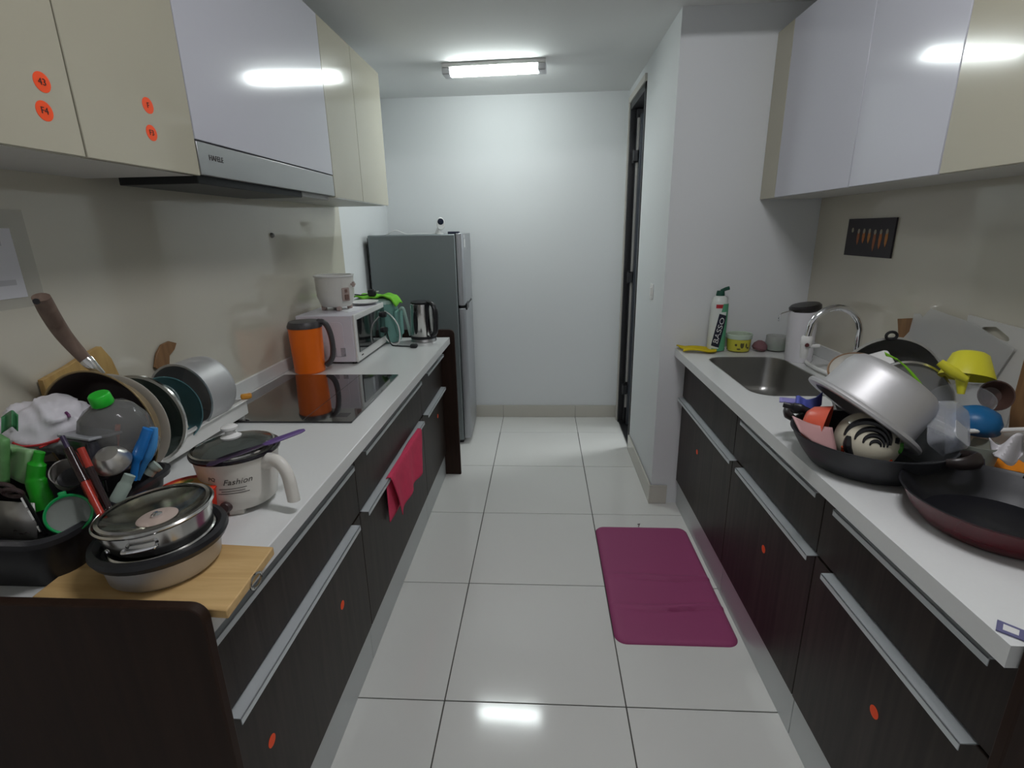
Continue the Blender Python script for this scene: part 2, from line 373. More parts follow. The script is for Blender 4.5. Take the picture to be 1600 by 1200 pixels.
# hob
hb = thing('hob', 'black glass hob set in the left worktop', 'hob', (-.89, 1.855, CT))
obj('glass_top', M().prism(rrect(-1.145, 1.565, -.628, 2.15, .006), CT, CT+.006), blkglass, hb, bevel=.001)
obj('trim_line', M().box(-.80, 1.58, CT+.006, -.797, 2.14, CT+.0062), pm('hob_print', (.05, .05, .055), .2), hb)
obj('control_mark', M().box(-.70, 1.61, CT+.006, -.66, 1.65, CT+.0062), pm('hob_print2', (.03, .03, .035), .2), hb)

# ------------------------------------------------------------------ wall cabinets
XD = -.868; ZB, ZT = 1.648, 2.315; WG = 'wall cabinets'
def wall_unit(side, y0, y1, doors, label, zb, zdoor=None):
    s = side; xd = XD if s < 0 else 1.036; xb = XL+.007 if s < 0 else XR-.007; th = .018*s
    t = thing('wall_cabinet', label, 'cabinet', ((xd+xb)/2, (y0+y1)/2, zb), WG)
    a, b = min(xd+th, xb), max(xd+th, xb)
    obj('carcass', M().box(a, y0, zb+.001, b, y1, ZT), carcass_m, t, bevel=.001, seg=1)
    for (d0, d1, mat, dots) in doors:
        d = obj('door', M().box(min(xd, xd+th), d0+.0016, (zdoor or zb)+.0005, max(xd, xd+th), d1-.0016, ZT), mat, t, bevel=.0015, seg=1)
        for (sy, sz, r, txt) in dots:
            k = frame((xd, sy, sz), (-s, 0, 0))
            obj('sticker', M().prism(disc_poly(r), 0, .0007, k), orange_dot, d)
            if txt: obj('sticker_writing', text_m(txt, r*.95).xf(k @ T(0, 0, .0011)), ink, d)
    return t
S = 1.157
wall_unit(-1, .30, 1.022, ((.30, .66, cream_m, ()), (.66, 1.022, cream_m, ((.962, 1.762, .0165, '43'), (.953, 1.715, .0165, 'F4')))), 'cream wall cabinet nearest on the left with two orange stickers', ZB)
wall_unit(-1, 1.022, 1.367, ((1.022, 1.367, cream_m, ((1.219, 1.779, .0165, 'F'), (1.214, 1.723, .0165, 'F3'))),), 'cream wall cabinet beside the hood with two orange stickers on its narrow door', ZB)
wall_unit(-1, 1.367, 2.26, ((1.367, 2.26, white_door_m, ()),), 'white glossy wall cabinet above the cooker hood, mirroring the lamp', ZB+.087)
wall_unit(-1, 2.26, 3.05, ((2.26, 2.616, cream_m, ()), (2.616, 3.05, cream_m, ())), 'cream wall cabinet with two doors on the left above the microwave', ZB)
wall_unit(1, 1.93, YP-.001, ((1.93, 2.515, white_door_m, ()), (2.515, YP-.001, cream_m, ())), 'wall cabinet in the right corner, white door and cream filler strip', 1.622)
wall_unit(1, 1.513, 1.93, ((1.513, 1.93, white_door_m, ()),), 'white wall cabinet on the right above the dish pile, mirroring the lamp', 1.622)
wall_unit(1, .75, 1.513, ((1.10, 1.513, cream_m, ()), (.75, 1.10, cream_m, ())), 'cream wall cabinet nearest on the right', 1.622)
# cooker hood
hd = thing('cooker_hood', 'slim steel cooker hood under the white wall cabinet', 'hood', (-1.02, 1.81, 1.642))
obj('front_strip', M().box(XD-.012, 1.37, 1.652, XD, 2.258, 1.732), brush_m, hd, bevel=.002)
obj('hood_body', M().box(XL+.05, 1.38, 1.655, XD-.012, 2.248, 1.733), pm('hood_grey', (.25, .25, .25), .4, .6), hd)
obj('filter', M().box(XL+.08, 1.385, 1.632, XD-.022, 1.99, 1.655), pm('hood_filter', (.03, .032, .033), .45, .5), hd, bevel=.002)
obj('light_panel', M().box(XL+.08, 1.995, 1.636, XD-.022, 2.24, 1.655), pm('hood_panel', (.4, .4, .39), .4, .3), hd, bevel=.002)
obj('maker_plate', text_m('HAFELE', .019).xf(frame((XD, 1.445, 1.697), (1, 0, 0)) @ T(0, 0, .0004)), ink, hd)

# ------------------------------------------------------------------ fridge
fr = thing('fridge', 'tall grey two-door fridge against the back wall', 'fridge', (-.52, 3.50, 0))
FY0, FY1 = 3.50, 4.06
obj('body', M().box(-1.150, FY0, .03, -.572, FY1, 1.488), pm('fridge_side', (.19, .215, .22), .38, .3), fr, bevel=.008)
dm = pm('fridge_door_steel', (.40, .41, .43), .36, .75)
d1 = obj('door', M().prism(rrect(-.568, FY0+.004, -.52, FY1-.004, (.03, .03, .004, .004)), 1.018, 1.492), dm, fr, bevel=.003, label='upper freezer door')
d2 = obj('door', M().prism(rrect(-.568, FY0+.004, -.52, FY1-.004, (.03, .03, .004, .004)), .045, .998), dm, fr, bevel=.003, label='lower fridge door')
obj('handle_recess', M().box(-.56, FY0+.03, .996, -.53, FY1-.03, 1.02), blk, fr)
obj('handle', M().box(-.522, FY0+.02, .985, -.513, FY0+.16, 1.03), blk, d2, bevel=.003)
obj('hinge_cover', M().box(-.62, FY0+.01, 1.488, -.545, FY0+.07, 1.504), pm('navy_plastic', (.02, .025, .05), .4), fr, bevel=.003)
obj('badge', M().box(-.5205, FY0+.06, 1.40, -.5192, FY0+.12, 1.455), white_p, d1)
obj('badge', M().box(-.5205, FY0+.05, 1.462, -.5192, FY0+.09, 1.482), white_p, d1)
obj('rear_grille', M().box(-1.158, FY0+.02, .1, -1.150, FY1, 1.47), blk, fr)
for x, y in ((-1.1, 3.55), (-.6, 3.55), (-1.1, 4.0), (-.6, 4.0)):
    obj('foot', M().lathe([(0, 0), (.02, 0), (.018, .032), (0, .032)], 12, T(x, y, 0)), blk, fr)
fr.rotation_euler = (0, 0, .046)
# security camera on the fridge
cz = 1.488
sc_t = thing('security_camera', 'small white camera with a dark round lens on top of the fridge', 'camera', (-.70, 3.70, cz))
obj('stand', M().lathe([(0, 0), (.028, 0), (.028, .006), (.01, .012), (.007, .03), (0, .03)], 20, T(-.715, 3.71, cz)), white_p, sc_t)
obj('bracket', M().prism([(-.02, 0), (.012, 0), (.016, .03), (0, .036)], -.012, .012, T(-.725, 3.70, cz+.006) @ RX(math.pi/2)), white_p, sc_t, bevel=.003)
X = frame((-.70, 3.695, cz+.085), (.25, -1, -.12))
obj('housing', M().lathe([(0, -.03), (.02, -.03), (.027, -.022), (.028, .018), (.025, .022), (0, .022)], 28, X @ Matrix.Scale(1.5, 4, (0, 1, 0)) @ T(0, -.01, 0)), white_p, sc_t)
obj('lens', M().lathe([(0, .026), (.012, .0255), (.021, .023), (.021, .018), (0, .018)], 24, X), pm('dark_lens', (.012, .018, .035), .08), sc_t)
cb = smooth_path([(-.715, 3.74, cz+.012), (-.78, 3.76, cz+.006), (-.86, 3.70, cz+.006), (-.93, 3.66, cz+.004), (-.99, 3.60, cz+.03), (-1.05, 3.62, cz+.006), (-1.12, 3.8, cz+.005)])
obj('cable', M().tube(cb, .0028, 6), white_p, sc_t)
# switch on the pier
sw = thing('light_switch', 'small white light switch on the pier beside the yard door', 'switch', (XP, 2.96, 1.12))
obj('plate', M().box(XP-.008, 2.925, 1.12, XP, 2.985, 1.205), white_p, sw, bevel=.003)
obj('rocker', M().box(XP-.012, 2.94, 1.14, XP-.006, 2.97, 1.185), white_p, sw, bevel=.002)

# ------------------------------------------------------------------ things on the left worktop, far end
MY0, MY1, MX0, MX1 = 2.35, 2.812, -1.158, -.875
mw = thing('microwave', 'white microwave with a black door window, behind the orange jug', 'microwave', (-1.01, 2.58, CT))
mwm = pm('microwave_white', (.66, .64, .70), .35)
obj('housing', M().box(MX0, MY0, CT+.012, MX1-.012, MY1, 1.135), mwm, mw, bevel=.004)
obj('front_frame', M().box(MX1-.012, MY0, CT+.012, MX1, MY1, 1.137), white_p, mw, bevel=.003)
d = obj('door_window', M().box(MX1, MY0+.025, CT+.055, MX1+.004, MY1-.01, 1.112), blkglass, mw, bevel=.001)
obj('side_emboss', M().prism(rrect(MX0+.06, CT+.04, MX1-.06, 1.105, .02), -.0015, 0, T(0, MY0, 0) @ RX(math.pi/2) @ Matrix.Scale(-1, 4, (0, 0, 1))).xf(T(0, -.0015, 0)), mwm, mw, bevel=.001)
for gx0 in (-.998, -.955):
    m = M()
    for k in range(6): m.box(gx0, MY0-.004, CT+.042+k*.007, gx0+.022, MY0-.0008, CT+.0455+k*.007)
    obj('vent_slots', m, pm('vent_grey', (.2, .2, .22), .6), mw)
for k, z in enumerate((1.075, .99)):
    obj('knob', M().lathe([(0, .018), (.014, .018), (.017, 0), (0, 0)], 18, frame((MX1+.004, MY1-.04, z), (1, 0, 0))), blk, mw)
obj('maker_mark', M().box(MX1, MY0+.05, CT+.032, MX1+.0008, MY0+.075, CT+.038), ink, mw)
for x in (MX0+.03, MX1-.03):
    for y in (MY0+.03, MY1-.03): obj('foot', M().lathe([(0, 0), (.012, 0), (.012, .013), (0, .013)], 10, T(x, y, CT)), blk, mw)
# rice cooker
rc = thing('rice_cooker', 'small off-white rice cooker standing on the microwave', 'rice cooker', (-1.035, 2.56, 1.136))
rm = pm('rice_cooker_white', (.66, .65, .61), .3); R0 = .093; rcx, rcy = -1.035, 2.56
obj('body', M().lathe([(0, .018), (.068, .018), (.076, .026), (R0-.003, .07), (R0, .165), (R0-.004, .168), (R0-.008, .16), (R0-.012, .07), (.06, .045), (0, .045)], 44, T(rcx, rcy, 1.136)), rm, rc)
obj('rim', M().lathe([(R0-.006, .164), (R0+.004, .164), (R0+.004, .171), (R0-.008, .171), (R0-.006, .164)], 44, T(rcx, rcy, 1.136)), white_p, rc)
pinkgrey = pm('pinkish_plastic', (.42, .33, .30), .45)
cA = math.radians(-38)
pl = obj('switch_panel', wrap(M().prism(rrect(-.019, .048, .019, .112, .005), 0, .005), R0-.001, (rcx, rcy, 1.136), cA), pinkgrey, rc)
obj('switch_lever', wrap(M().prism(rrect(-.009, .056, .009, .080, .003), .005, .011).prism(rrect(-.006, .09, .006, .105, .002), .005, .007), R0, (rcx, rcy, 1.136), cA), pm('dark_pink_plastic', (.20, .12, .10), .4), rc)
for a in (math.radians(160), math.radians(-12)):
    p = Vector((rcx+math.cos(a)*R0, rcy+math.sin(a)*R0, 1.136+.125)); e = Vector((math.cos(a), math.sin(a), .05))
    obj('handle', M().tube([p-e*.004, p+e*.022], .006, 8).tube([p+e*.012+Vector((0, 0, -.012)), p+e*.012+Vector((0, 0, .012))], .007, 8), pinkgrey, rc)
for k in range(4):
    a = math.radians(-60+90*k); obj('foot', M().box(-.011, -.011, 0, .011, .011, .022).xf(T(rcx+.062*math.cos(a), rcy+.062*math.sin(a), 1.1365)), pinkgrey, rc, bevel=.003)
# white saucer beside it
sa = obj('saucer', M().lathe([(0, .004), (.05, .004), (.075, .012), (.08, .016), (.075, .017), (.05, .008), (0, .007)], 36, T(-.96, 2.74, 1.1355)), white_p)
tag(sa, 'white saucer lying on the microwave behind the rice cooker', 'saucer')
mt = obj('paper_sheet', M().prism([(-.94, 2.45), (-.895, 2.58), (-.985, 2.66), (-1.0, 2.50)], 1.1352, 1.1366), pm('white_paper', (.78, .78, .80), .8))
tag(mt, 'folded white sheet on the microwave in front of the saucer', 'paper')
# jug
jg = thing('jug', 'orange plastic water jug with a dark lid at the back edge of the hob', 'jug', (-1.052, 2.255, CT))
jm = pm('orange_plastic', (.92, .17, .008), .35); jd = pm('dark_grey_plastic', (.06, .055, .058), .4)
X = T(-1.058, 2.225, CT) @ RZ(math.radians(8))
obj('body', M().lathe([(0, 0), (.060, 0), (.066, .006), (.069, .09), (.072, .205), (0, .205)], 36, X), jm, jg)
obj('lid', M().lathe([(.066, .205), (.0745, .205), (.0745, .215), (.066, .232), (.03, .236), (0, .236)], 36, X), jd, jg)
hp = smooth_path([(.058, 0, .226), (.085, 0, .224), (.104, 0, .19), (.112, 0, .13), (.108, 0, .075), (.094, 0, .045), (.074, 0, .028)])
obj('handle', M().tube([X @ p for p in hp], [.014]*4+[.0125]*(len(hp)-4), 10, 1.2), jd, jg)
# air fryer
af = thing('air_fryer', 'teal air fryer behind the microwave with a green cloth on top', 'air fryer', (-.945, 2.90, CT))
tm = pm('teal_plastic', (.16, .34, .30), .3); tml = pm('light_teal_plastic', (.34, .48, .43), .3)
def loopz(x0, y0, x1, y1, r, z): return [Vector((x, y, z)) for x, y in rrect(x0, y0, x1, y1, r, 5)]
def loft(L):
    m = M(); n = len(L[0])
    for lp in L: m.v += lp
    for k in range(len(L)-1): m.f += [(k*n+i, k*n+(i+1) % n, (k+1)*n+(i+1) % n, (k+1)*n+i) for i in range(n)]
    m.f.append(tuple(range(n-1, -1, -1))); m.f.append(tuple((len(L)-1)*n+i for i in range(n))); return m
obj('body', loft([loopz(-1.06, 2.83, -.825, 2.99, .05, CT+.004), loopz(-1.065, 2.825, -.815, 2.995, .05, CT+.05), loopz(-1.07, 2.825, -.84, 2.995, .05, CT+.22)]), tm, af)
obj('top_cover', loft([loopz(-1.072, 2.823, -.838, 2.997, .05, CT+.221), loopz(-1.07, 2.828, -.845, 2.99, .05, CT+.238), loopz(-1.05, 2.85, -.87, 2.97, .04, CT+.25)]), tml, af)
dw = obj('drawer', M().prism(rrect(2.845, CT+.03, 2.98, CT+.18, .015), 0, .016, T(-.832, 0, 0) @ Matrix(((0, 0, 1, 0), (1, 0, 0, 0), (0, 1, 0, 0), (0, 0, 0, 1)))), tm, af, bevel=.004)
obj('handle', M().tube(smooth_path([(-.815, 2.915, CT+.18), (-.795, 2.915, CT+.185), (-.78, 2.915, CT+.12), (-.762, 2.915, CT+.03)]), .009, 8, 1.6), tml, dw)
# green cloth on the air fryer
def cl(u, v):
    x = -1.045+u*.235; y = 2.835+v*.14
    z = CT+.256+.006*math.sin(9*u+2)*math.sin(6*v+1)+.004*math.sin(21*u)
    if u > .86: z -= (u-.86)*.34; x -= (u-.86)*.05
    return Vector((x, y, z))
gc = obj('cleaning_cloth', M().grid(26, 12, cl), pm('lime_cloth', (.16, .50, .03), .9, bump=.3, bscale=300), solid=.007, offset=1)
tag(gc, 'lime green cloth draped over the teal air fryer', 'cloth')
pgt = thing('power_plug', 'black plug with a looped cord lying on the green cloth', 'plug', (-.945, 2.85, CT+.262))
obj('plug_body', M().box(-.97, 2.84, CT+.264, -.925, 2.872, CT+.302), blk, pgt, bevel=.009)
obj('prong', M().tube([(-.925, 2.86, CT+.288), (-.908, 2.86, CT+.290)], .0035, 6), steel_m, pgt)
obj('cord', M().tube(smooth_path([(-.968, 2.855, CT+.275), (-1.0, 2.84, CT+.272), (-1.04, 2.835, CT+.276), (-1.075, 2.85, CT+.262), (-1.09, 2.87, CT+.20), (-1.09, 2.9, CT+.05)]), .0035, 6), blk, pgt)
# cables by the microwave
c1 = thing('appliance_cable', 'white cord looped down in front of the teal air fryer', 'cord', (-.83, 2.80, CT))
obj('cable_loop', M().tube(smooth_path([(-.876, 2.822, 1.085), (-.84, 2.82, 1.06), (-.80, 2.80, 1.01), (-.79, 2.79, .95), (-.80, 2.78, .912), (-.83, 2.785, .906), (-.87, 2.80, .93), (-.885, 2.822, .96)]), .004, 8), white_p, c1)
c2 = thing('appliance_cable', 'black lead with its plug lying on the worktop before the kettle', 'cord', (-.75, 2.74, CT))
obj('lead', M().tube(smooth_path([(-.872, 2.818, .985), (-.862, 2.80, .95), (-.835, 2.77, .906), (-.79, 2.745, .9045), (-.75, 2.735, .9045), (-.715, 2.725, .905)]), .0035, 8), blk, c2)
obj('plug', M().box(-.716, 2.70, CT+.0005, -.678, 2.735, CT+.02), blk, c2, bevel=.006)
# kettle
kt = thing('kettle', 'steel electric kettle with a black handle at the end of the left worktop', 'kettle', (-.68, 2.90, CT))
kx, ky = -.683, 2.905
obj('base', M().lathe([(0, 0), (.072, 0), (.074, .004), (.070, .018), (0, .018)], 36, T(kx, ky, CT)), brush_m, kt)
obj('body', M().lathe([(0, .02), (.069, .02), (.072, .026), (.066, .215), (.060, .219), (0, .219)], 40, T(kx, ky, CT)), steel_m, kt)
obj('lid', M().lathe([(.063, .2195), (.063, .226), (.03, .232), (0, .232)], 36, T(kx, ky, CT)), blk, kt)
obj('bottom_band', M().lathe([(.0725, .019), (.0735, .019), (.0735, .034), (.0722, .034)], 36, T(kx, ky, CT)), blk, kt)
obj('water_gauge', wrap(M().prism(disc_poly(.0125, .065), .0, .004), .0695, (kx, ky, CT+.115), math.radians(-112)), blk, kt)
ka = math.radians(-35); hp = smooth_path([(.05, 0, .225), (.085, 0, .218), (.107, 0, .185), (.108, 0, .12), (.098, 0, .06), (.066, 0, .04)])
obj('handle', M().tube([T(kx, ky, CT) @ RZ(ka) @ p for p in hp], .0125, 10, 1.3), blk, kt)
obj('back_spine', wrap(M().prism(rrect(-.034, .03, .034, .222, .012), -.001, .006), .067, (kx, ky, CT), ka), blk, kt)
# pink towel on the handle
xh = -.610+.026
def tow(u, v):
    y = 1.756+u*.508; s = v*.42
    if s < .19: x = xh-.014+.004*math.sin(7*u); z = .604-.19+s
    elif s < .215: a = (s-.19)/.025*math.pi; x = xh-.002-.012*math.cos(a); z = .604+.006*math.sin(a)
    else:
        k = (s-.215); x = xh+.011+.008*math.sin(14*u+3*v)*min(1, k*9)+k*.03; z = .604-k*(1.0-.05*math.sin(5*u)-.18*u); y += k*(.40-.50*u)
    return Vector((x, y, z))
tw_o = obj('hand_towel', M().grid(30, 36, tow), pm('pink_towel', (.72, .055, .13), .95, bump=.5, bscale=260, var=.12, vscale=30), solid=.0035, offset=1)
tag(tw_o, 'pink towel hanging over a drawer handle below the hob', 'towel')

# ------------------------------------------------------------------ left worktop, near end
# cutting board
bd = thing('cutting_board', 'light wooden cutting board under the steel pot at the worktop edge', 'cutting board', (-.70, .76, CT))
bp = [(-.512, .672), (-.524, .848), (-.88, .868), (-.868, .692)]
obj('board', M().prism(bp, CT, CT+.017), wood_l, bd, bevel=.002)
obj('hanging_ring', M().tube([Vector((-.516+.010*math.sin(a)*0, .765+.018*math.cos(a), CT+.003+.012*math.sin(a))) for a in [2*math.pi*k/16 for k in range(16)]], .0025, 6, closed=True), steel_m, bd)
PZ = CT+.0175
def pan_prof(R0, R1, H, t=.003, rim=.006):
    return [(0, 0), (R0*.92, 0), (R0, .006), (R0+(R1-R0)*.6, H*.5), (R1, H-.004), (R1+rim, H), (R1+rim, H+.002), (R1-t*.3, H+.001), (R0+(R1-R0)*.6-t, H*.5), (R0-t, .009), (0, t)]
sp = thing('cooking_pot', 'aluminium pot with a thick black rim on the cutting board, steamer inside', 'pot', (-.693, .786, PZ))
obj('bowl', M().lathe([(0, 0), (.078, 0), (.089, .010), (.096, .06), (.096, .062), (.094, .062), (.084, .014), (.068, .003), (0, .003)], 48, T(-.693, .786, PZ)), matalu_m, sp)
obj('black_rim', M().lathe([(.092, .048), (.104, .052), (.109, .062), (.107, .070), (.098, .073), (.090, .066), (.092, .048)], 48, T(-.693, .786, PZ)), blk, sp)
X = T(-.690, .787, PZ+.052) @ RX(.02) @ RY(-.05)
st = thing('steamer', 'polished steel steamer pan with a glass lid lying in the black-rimmed pot', 'steamer', (-.690, .787, PZ+.052))
obj('pan', M().lathe([(0, 0), (.080, 0), (.0845, .003), (.086, .012), (.083, .014), (.089, .058), (.0935, .061), (.0945, .064), (.092, .067), (.0895, .064), (.087, .058), (.081, .015), (.078, .004), (0, .003)], 56, X), steel_m, st)
for a in (-70, 110):
    g = math.radians(a); p = Vector((.087*math.cos(g), .087*math.sin(g), .040)); tng = Vector((-math.sin(g), math.cos(g), 0)); rd = Vector((math.cos(g), math.sin(g), 0))
    obj('handle', M().tube([X @ q for q in smooth_path([p-tng*.024, p-tng*.022+rd*.008, p+rd*.011, p+tng*.022+rd*.008, p+tng*.024])], .0032, 8), chrome_m, st)
obj('rivet', M().lathe([(0, .003), (.004, .002), (.005, 0)], 10, X @ frame((.086*math.cos(math.radians(-115)), .086*math.sin(math.radians(-115)), .030), (math.cos(math.radians(-115)), math.sin(math.radians(-115)), 0))), chrome_m, st)
ld = thing('pot_lid', 'glass lid with a steel edge and pinkish centre lying upside down on the steel steamer', 'lid', (-.690, .787, PZ+.115))
X2 = X @ T(0, 0, .058)
obj('glass', M().lathe([(.083, .006), (.06, -.008), (.03, -.016), (0, -.018), (0, -.015), (.03, -.013), (.06, -.005), (.083, .009), (.083, .006)], 48, X2), pm('smoke_glass', (.75, .76, .70), .05, trans=1, ior=1.25), ld)
obj('steel_edge', M().lathe([(.082, .004), (.088, .006), (.088, .011), (.082, .012), (.082, .004)], 48, X2), steel_m, ld)
obj('knob_plate', M().lathe([(0, -.0135), (.031, -.0125), (.033, -.010), (.030, -.008), (0, -.008)], 32, X2), pm('pinkish_resin', (.48, .38, .33), .5), ld)
obj('screw', M().lathe([(.009, -.008), (.009, -.004), (.005, -.001), (0, 0)], 16, X2), chrome_m, ld)
# noodle cup
nb = thing('noodle_bowl', 'red instant noodle bowl between the steel steamer and the white electric pot', 'bowl', (-.763, .961, CT))
X = T(-.763, .961, CT)
obj('cup', M().lathe([(0, 0), (.042, 0), (.045, .004), (.058, .078), (.0605, .080), (.0605, .083), (0, .083)], 40, X), pm('red_paper', (.75, .04, .015), .4), nb)
ldm = obj('lid_film', M().lathe([(0, .0845), (.058, .0845), (.0605, .083)], 40, X), pm('red_film', (.78, .05, .02), .3), nb)
obj('noodle_print', M().prism([(x*.9+.004, y*.75+.004) for x, y in disc_poly(.05)], .0846, .0852, X), pm('noodle_yellow', (.72, .33, .07), .5, var=.5, vscale=70), nb)
for (x, y, a, mm) in ((.012, .006, .5, ('print_red', (.6, .09, .01))), (-.012, .022, 1.2, ('print_green', (.20, .28, .03))), (.026, -.008, -.4, ('print_orange', (.7, .18, .02)))):
    obj('noodle_print', M().prism(disc_poly(.011, .007), .0853, .0857, X @ T(x, y, 0) @ RZ(a)), pm(*mm, .5), nb)
# white electric pot
ep = thing('electric_pot', 'white electric pot with a glass lid standing before the hob', 'electric pot', (-.70, 1.055, CT))
wm = pm('electric_pot_white', (.68, .66, .61), .3)
ex, ey = -.70, 1.052; X = T(ex, ey, CT)
obj('body', M().lathe([(0, .012), (.066, .012), (.073, .018), (.078, .045), (.0885, .125), (.090, .132), (.087, .133), (.082, .12), (.07, .05), (0, .045)], 56, X), wm, ep)
obj('inner_rim', M().lathe([(.0895, .131), (.0945, .133), (.0950, .137), (.088, .139), (.080, .134), (.082, .125), (.0895, .131)], 56, X), pm('black_enamel', (.012, .01, .014), .2), ep)
lid = thing('pot_lid', 'glass lid with a white knob on the white electric pot', 'lid', (ex, ey, CT+.139))
Xl = T(ex-.006, ey+.002, CT+.139) @ RY(-.03)
obj('glass', M().lathe([(.086, 0), (.082, .006), (.05, .017), (0, .022), (0, .019), (.05, .014), (.080, .003), (.084, 0), (.086, 0)], 48, Xl), pm('lid_glass', (.62, .68, .68), .04, trans=1, ior=1.3), lid)
obj('steel_edge', M().lathe([(.084, -.001), (.0885, -.001), (.0885, .004), (.084, .005), (.084, -.001)], 48, Xl), steel_m, lid)
obj('knob', M().lathe([(0, .021), (.021, .022), (.022, .026), (.012, .032), (.010, .038), (.018, .043), (.018, .048), (.014, .051), (0, .052)], 28, Xl), white_p, lid)
ah = math.radians(-18)
hp = smooth_path([(.082, 0, .112), (.105, 0, .122), (.130, 0, .115), (.145, 0, .09), (.150, 0, .055), (.152, 0, .03)])
obj('handle', M().tube([X @ RZ(ah) @ p for p in hp], [.017]*8+[.0155]*(len(hp)-8), 12, .8), wm, ep)
fa = math.radians(-62)
obj('dial', M().lathe([(0, .012), (.010, .012), (.0125, .008), (.0125, 0), (0, 0)], 20, frame((ex+.0735*math.cos(math.radians(-86)), ey+.0735*math.sin(math.radians(-86)), CT+.028), (math.cos(math.radians(-86)), math.sin(math.radians(-86)), .1))), pm('dark_brown_plastic', (.05, .03, .03), .4), ep)
def slope(m, a0, z0):
    m = wrap(m, .0, (0, 0, 0), 0) if False else m
    out = []
    for p in m.v:
        z = z0+p.y; R = .078+(z-.045)/.08*.0105+.0006+p.z; a = a0+p.x/R
        out.append(Vector((ex+R*math.cos(a), ey+R*math.sin(a), CT+z)))
    m.v = out; return m
inkg = pm('grey_ink', (.10, .09, .08), .6)
obj('lettering', slope(text_m('Fashion', .0195, .35), math.radians(-62), .089), inkg, ep)
obj('lettering', slope(text_m('PQ', .0125, .2), math.radians(-97), .098), inkg, ep)
m = M()
for k, (z, hw) in enumerate(((.074, .036), (.067, .032), (.060, .040))): m.prism([(-hw, z-.0008-.083), (hw, z-.0008-.083), (hw, z+.0008-.083), (-hw, z+.0008-.083)] if False else rrect(-hw, z-.0009, hw, z+.0009, .0002, 1), 0, .0004)
mm = M()
for k, (z, hw) in enumerate(((.073, .028), (.067, .024), (.061, .032))):
    mm.grid(10, 1, lambda u, v, z=z, hw=hw: Vector(((2*u-1)*hw, (v-.5)*.0017, z)))
out = []
for p in mm.v:
    z = p.z+p.y; R = .078+(z-.045)/.08*.0105+.0007; a = math.radians(-70)+p.x/R; out.append(Vector((ex+R*math.cos(a), ey+R*math.sin(a), CT+z)))
mm.v = out; obj('printed_rule', mm, inkg, ep)
for k in range(3):
    a = math.radians(-75+120*k); obj('foot', M().box(-.016, -.010, 0, .016, .010, .02).xf(T(ex+.055*math.cos(a), ey+.055*math.sin(a), CT) @ RZ(a+math.pi/2)), wm, ep, bevel=.003)
spt = thing('spatula', 'purple silicone spatula lying across the rim of the white electric pot', 'spatula', (ex+.06, ey-.02, CT+.14))
pu = pm('purple_silicone', (.10, .055, .19), .5)
a_, b_ = Vector((ex-.005, ey-.098, CT+.138)), Vector((ex+.145, ey+.045, CT+.163))
obj('handle', M().tube([a_.lerp(b_, t) for t in (.55, .6, .7, .85, .95, 1)], [.006, .011, .0125, .0115, .011, .006], 12, .38, side=(1, -1, 0)), pu, spt)
obj('blade', M().tube([a_.lerp(b_, t) for t in (0, .04, .2, .4, .58)], [.004, .012, .012, .010, .007], 12, .3, side=(1, -1, 0)), pm('dark_purple_silicone', (.03, .015, .04), .5), spt)

# dish rack with its dishes
DZ = .925
rk = thing('dish_rack', 'white dish rack tray along the left wall full of pans', 'dish rack', (-1.09, 1.32, CT))
rx0, rx1, ry0, ry1 = -1.165, -1.0, 1.07, 1.62
m = M(); P0 = rrect(rx0, ry0, rx1, ry1, .02); P1 = rrect(rx0+.008, ry0+.008, rx1-.008, ry1-.008, .015)
n = len(P0)
m.v += [Vector((x, y, DZ-.006)) for x, y in P0]+[Vector((x, y, DZ+.042)) for x, y in P0]+[Vector((x, y, DZ+.042)) for x, y in P1]+[Vector((x, y, DZ)) for x, y in P1]
for k in range(3): m.f += [(k*n+i, k*n+(i+1) % n, (k+1)*n+(i+1) % n, (k+1)*n+i) for i in range(n)]
m.f += [tuple(range(n-1, -1, -1)), tuple(3*n+i for i in range(n))]
obj('tray', m, white_p, rk, bevel=.002)
obj('rim', M().prism(rrect(rx1-.008, ry0, rx1+.010, ry1+.006, .006), DZ+.042, DZ+.048), white_p, rk, bevel=.002)
for x in (rx0+.02, rx1-.02):
    for y in (ry0+.03, ry1-.03): obj('foot', M().lathe([(0, 0), (.012, 0), (.014, .02), (0, .02)], 12, T(x, y, CT)), white_p, rk)
# frying pan on edge
fp = thing('frying_pan', 'tan frying pan with a wooden handle standing on edge in the rack', 'pan', (-1.0, 1.06, DZ))
c = Vector((-1.02, 1.055, 1.072)); X = frame(c, (-.05, -1, .03))
gold = pm('tan_enamel', (.36, .26, .13), .3, .35); R = .146
obj('shell', M().lathe([(0, -.05), (.10, -.05), (.115, -.045), (R-.004, -.004), (R, 0), (R, .002), (R-.003, .002), (R-.006, -.002)], 60, X), gold, fp)
obj('coating', M().lathe([(R-.005, .0005), (R-.010, -.004), (.112, -.041), (.10, -.046), (0, -.046)], 60, X), pm('brown_nonstick', (.022, .014, .012), .4), fp)
hpts = smooth_path([at(150, 578, 1.075), at(128, 556, 1.07), at(100, 524, 1.05), at(80, 494, 1.02), at(64, 464, .99)])
obj('handle_ferrule', M().tube(smooth_path([at(160, 585, 1.08), at(146, 573, 1.072), at(134, 562, 1.07)], 4), [.007, .008, .009, .010, .011, .012, .013, .0135, .0135], 10, .7), steel_m, fp)
obj('handle', M().tube(hpts[6:], [.013+.004*math.sin(3*i/len(hpts)) for i in range(len(hpts)-6)], 12, .75), wood_h, fp)
obj('hanging_hole', M().tube([hpts[-3]+Vector((0, -.0125, 0)), hpts[-3]+Vector((.002, -.0165, 0))], .006, 10), blk, fp)
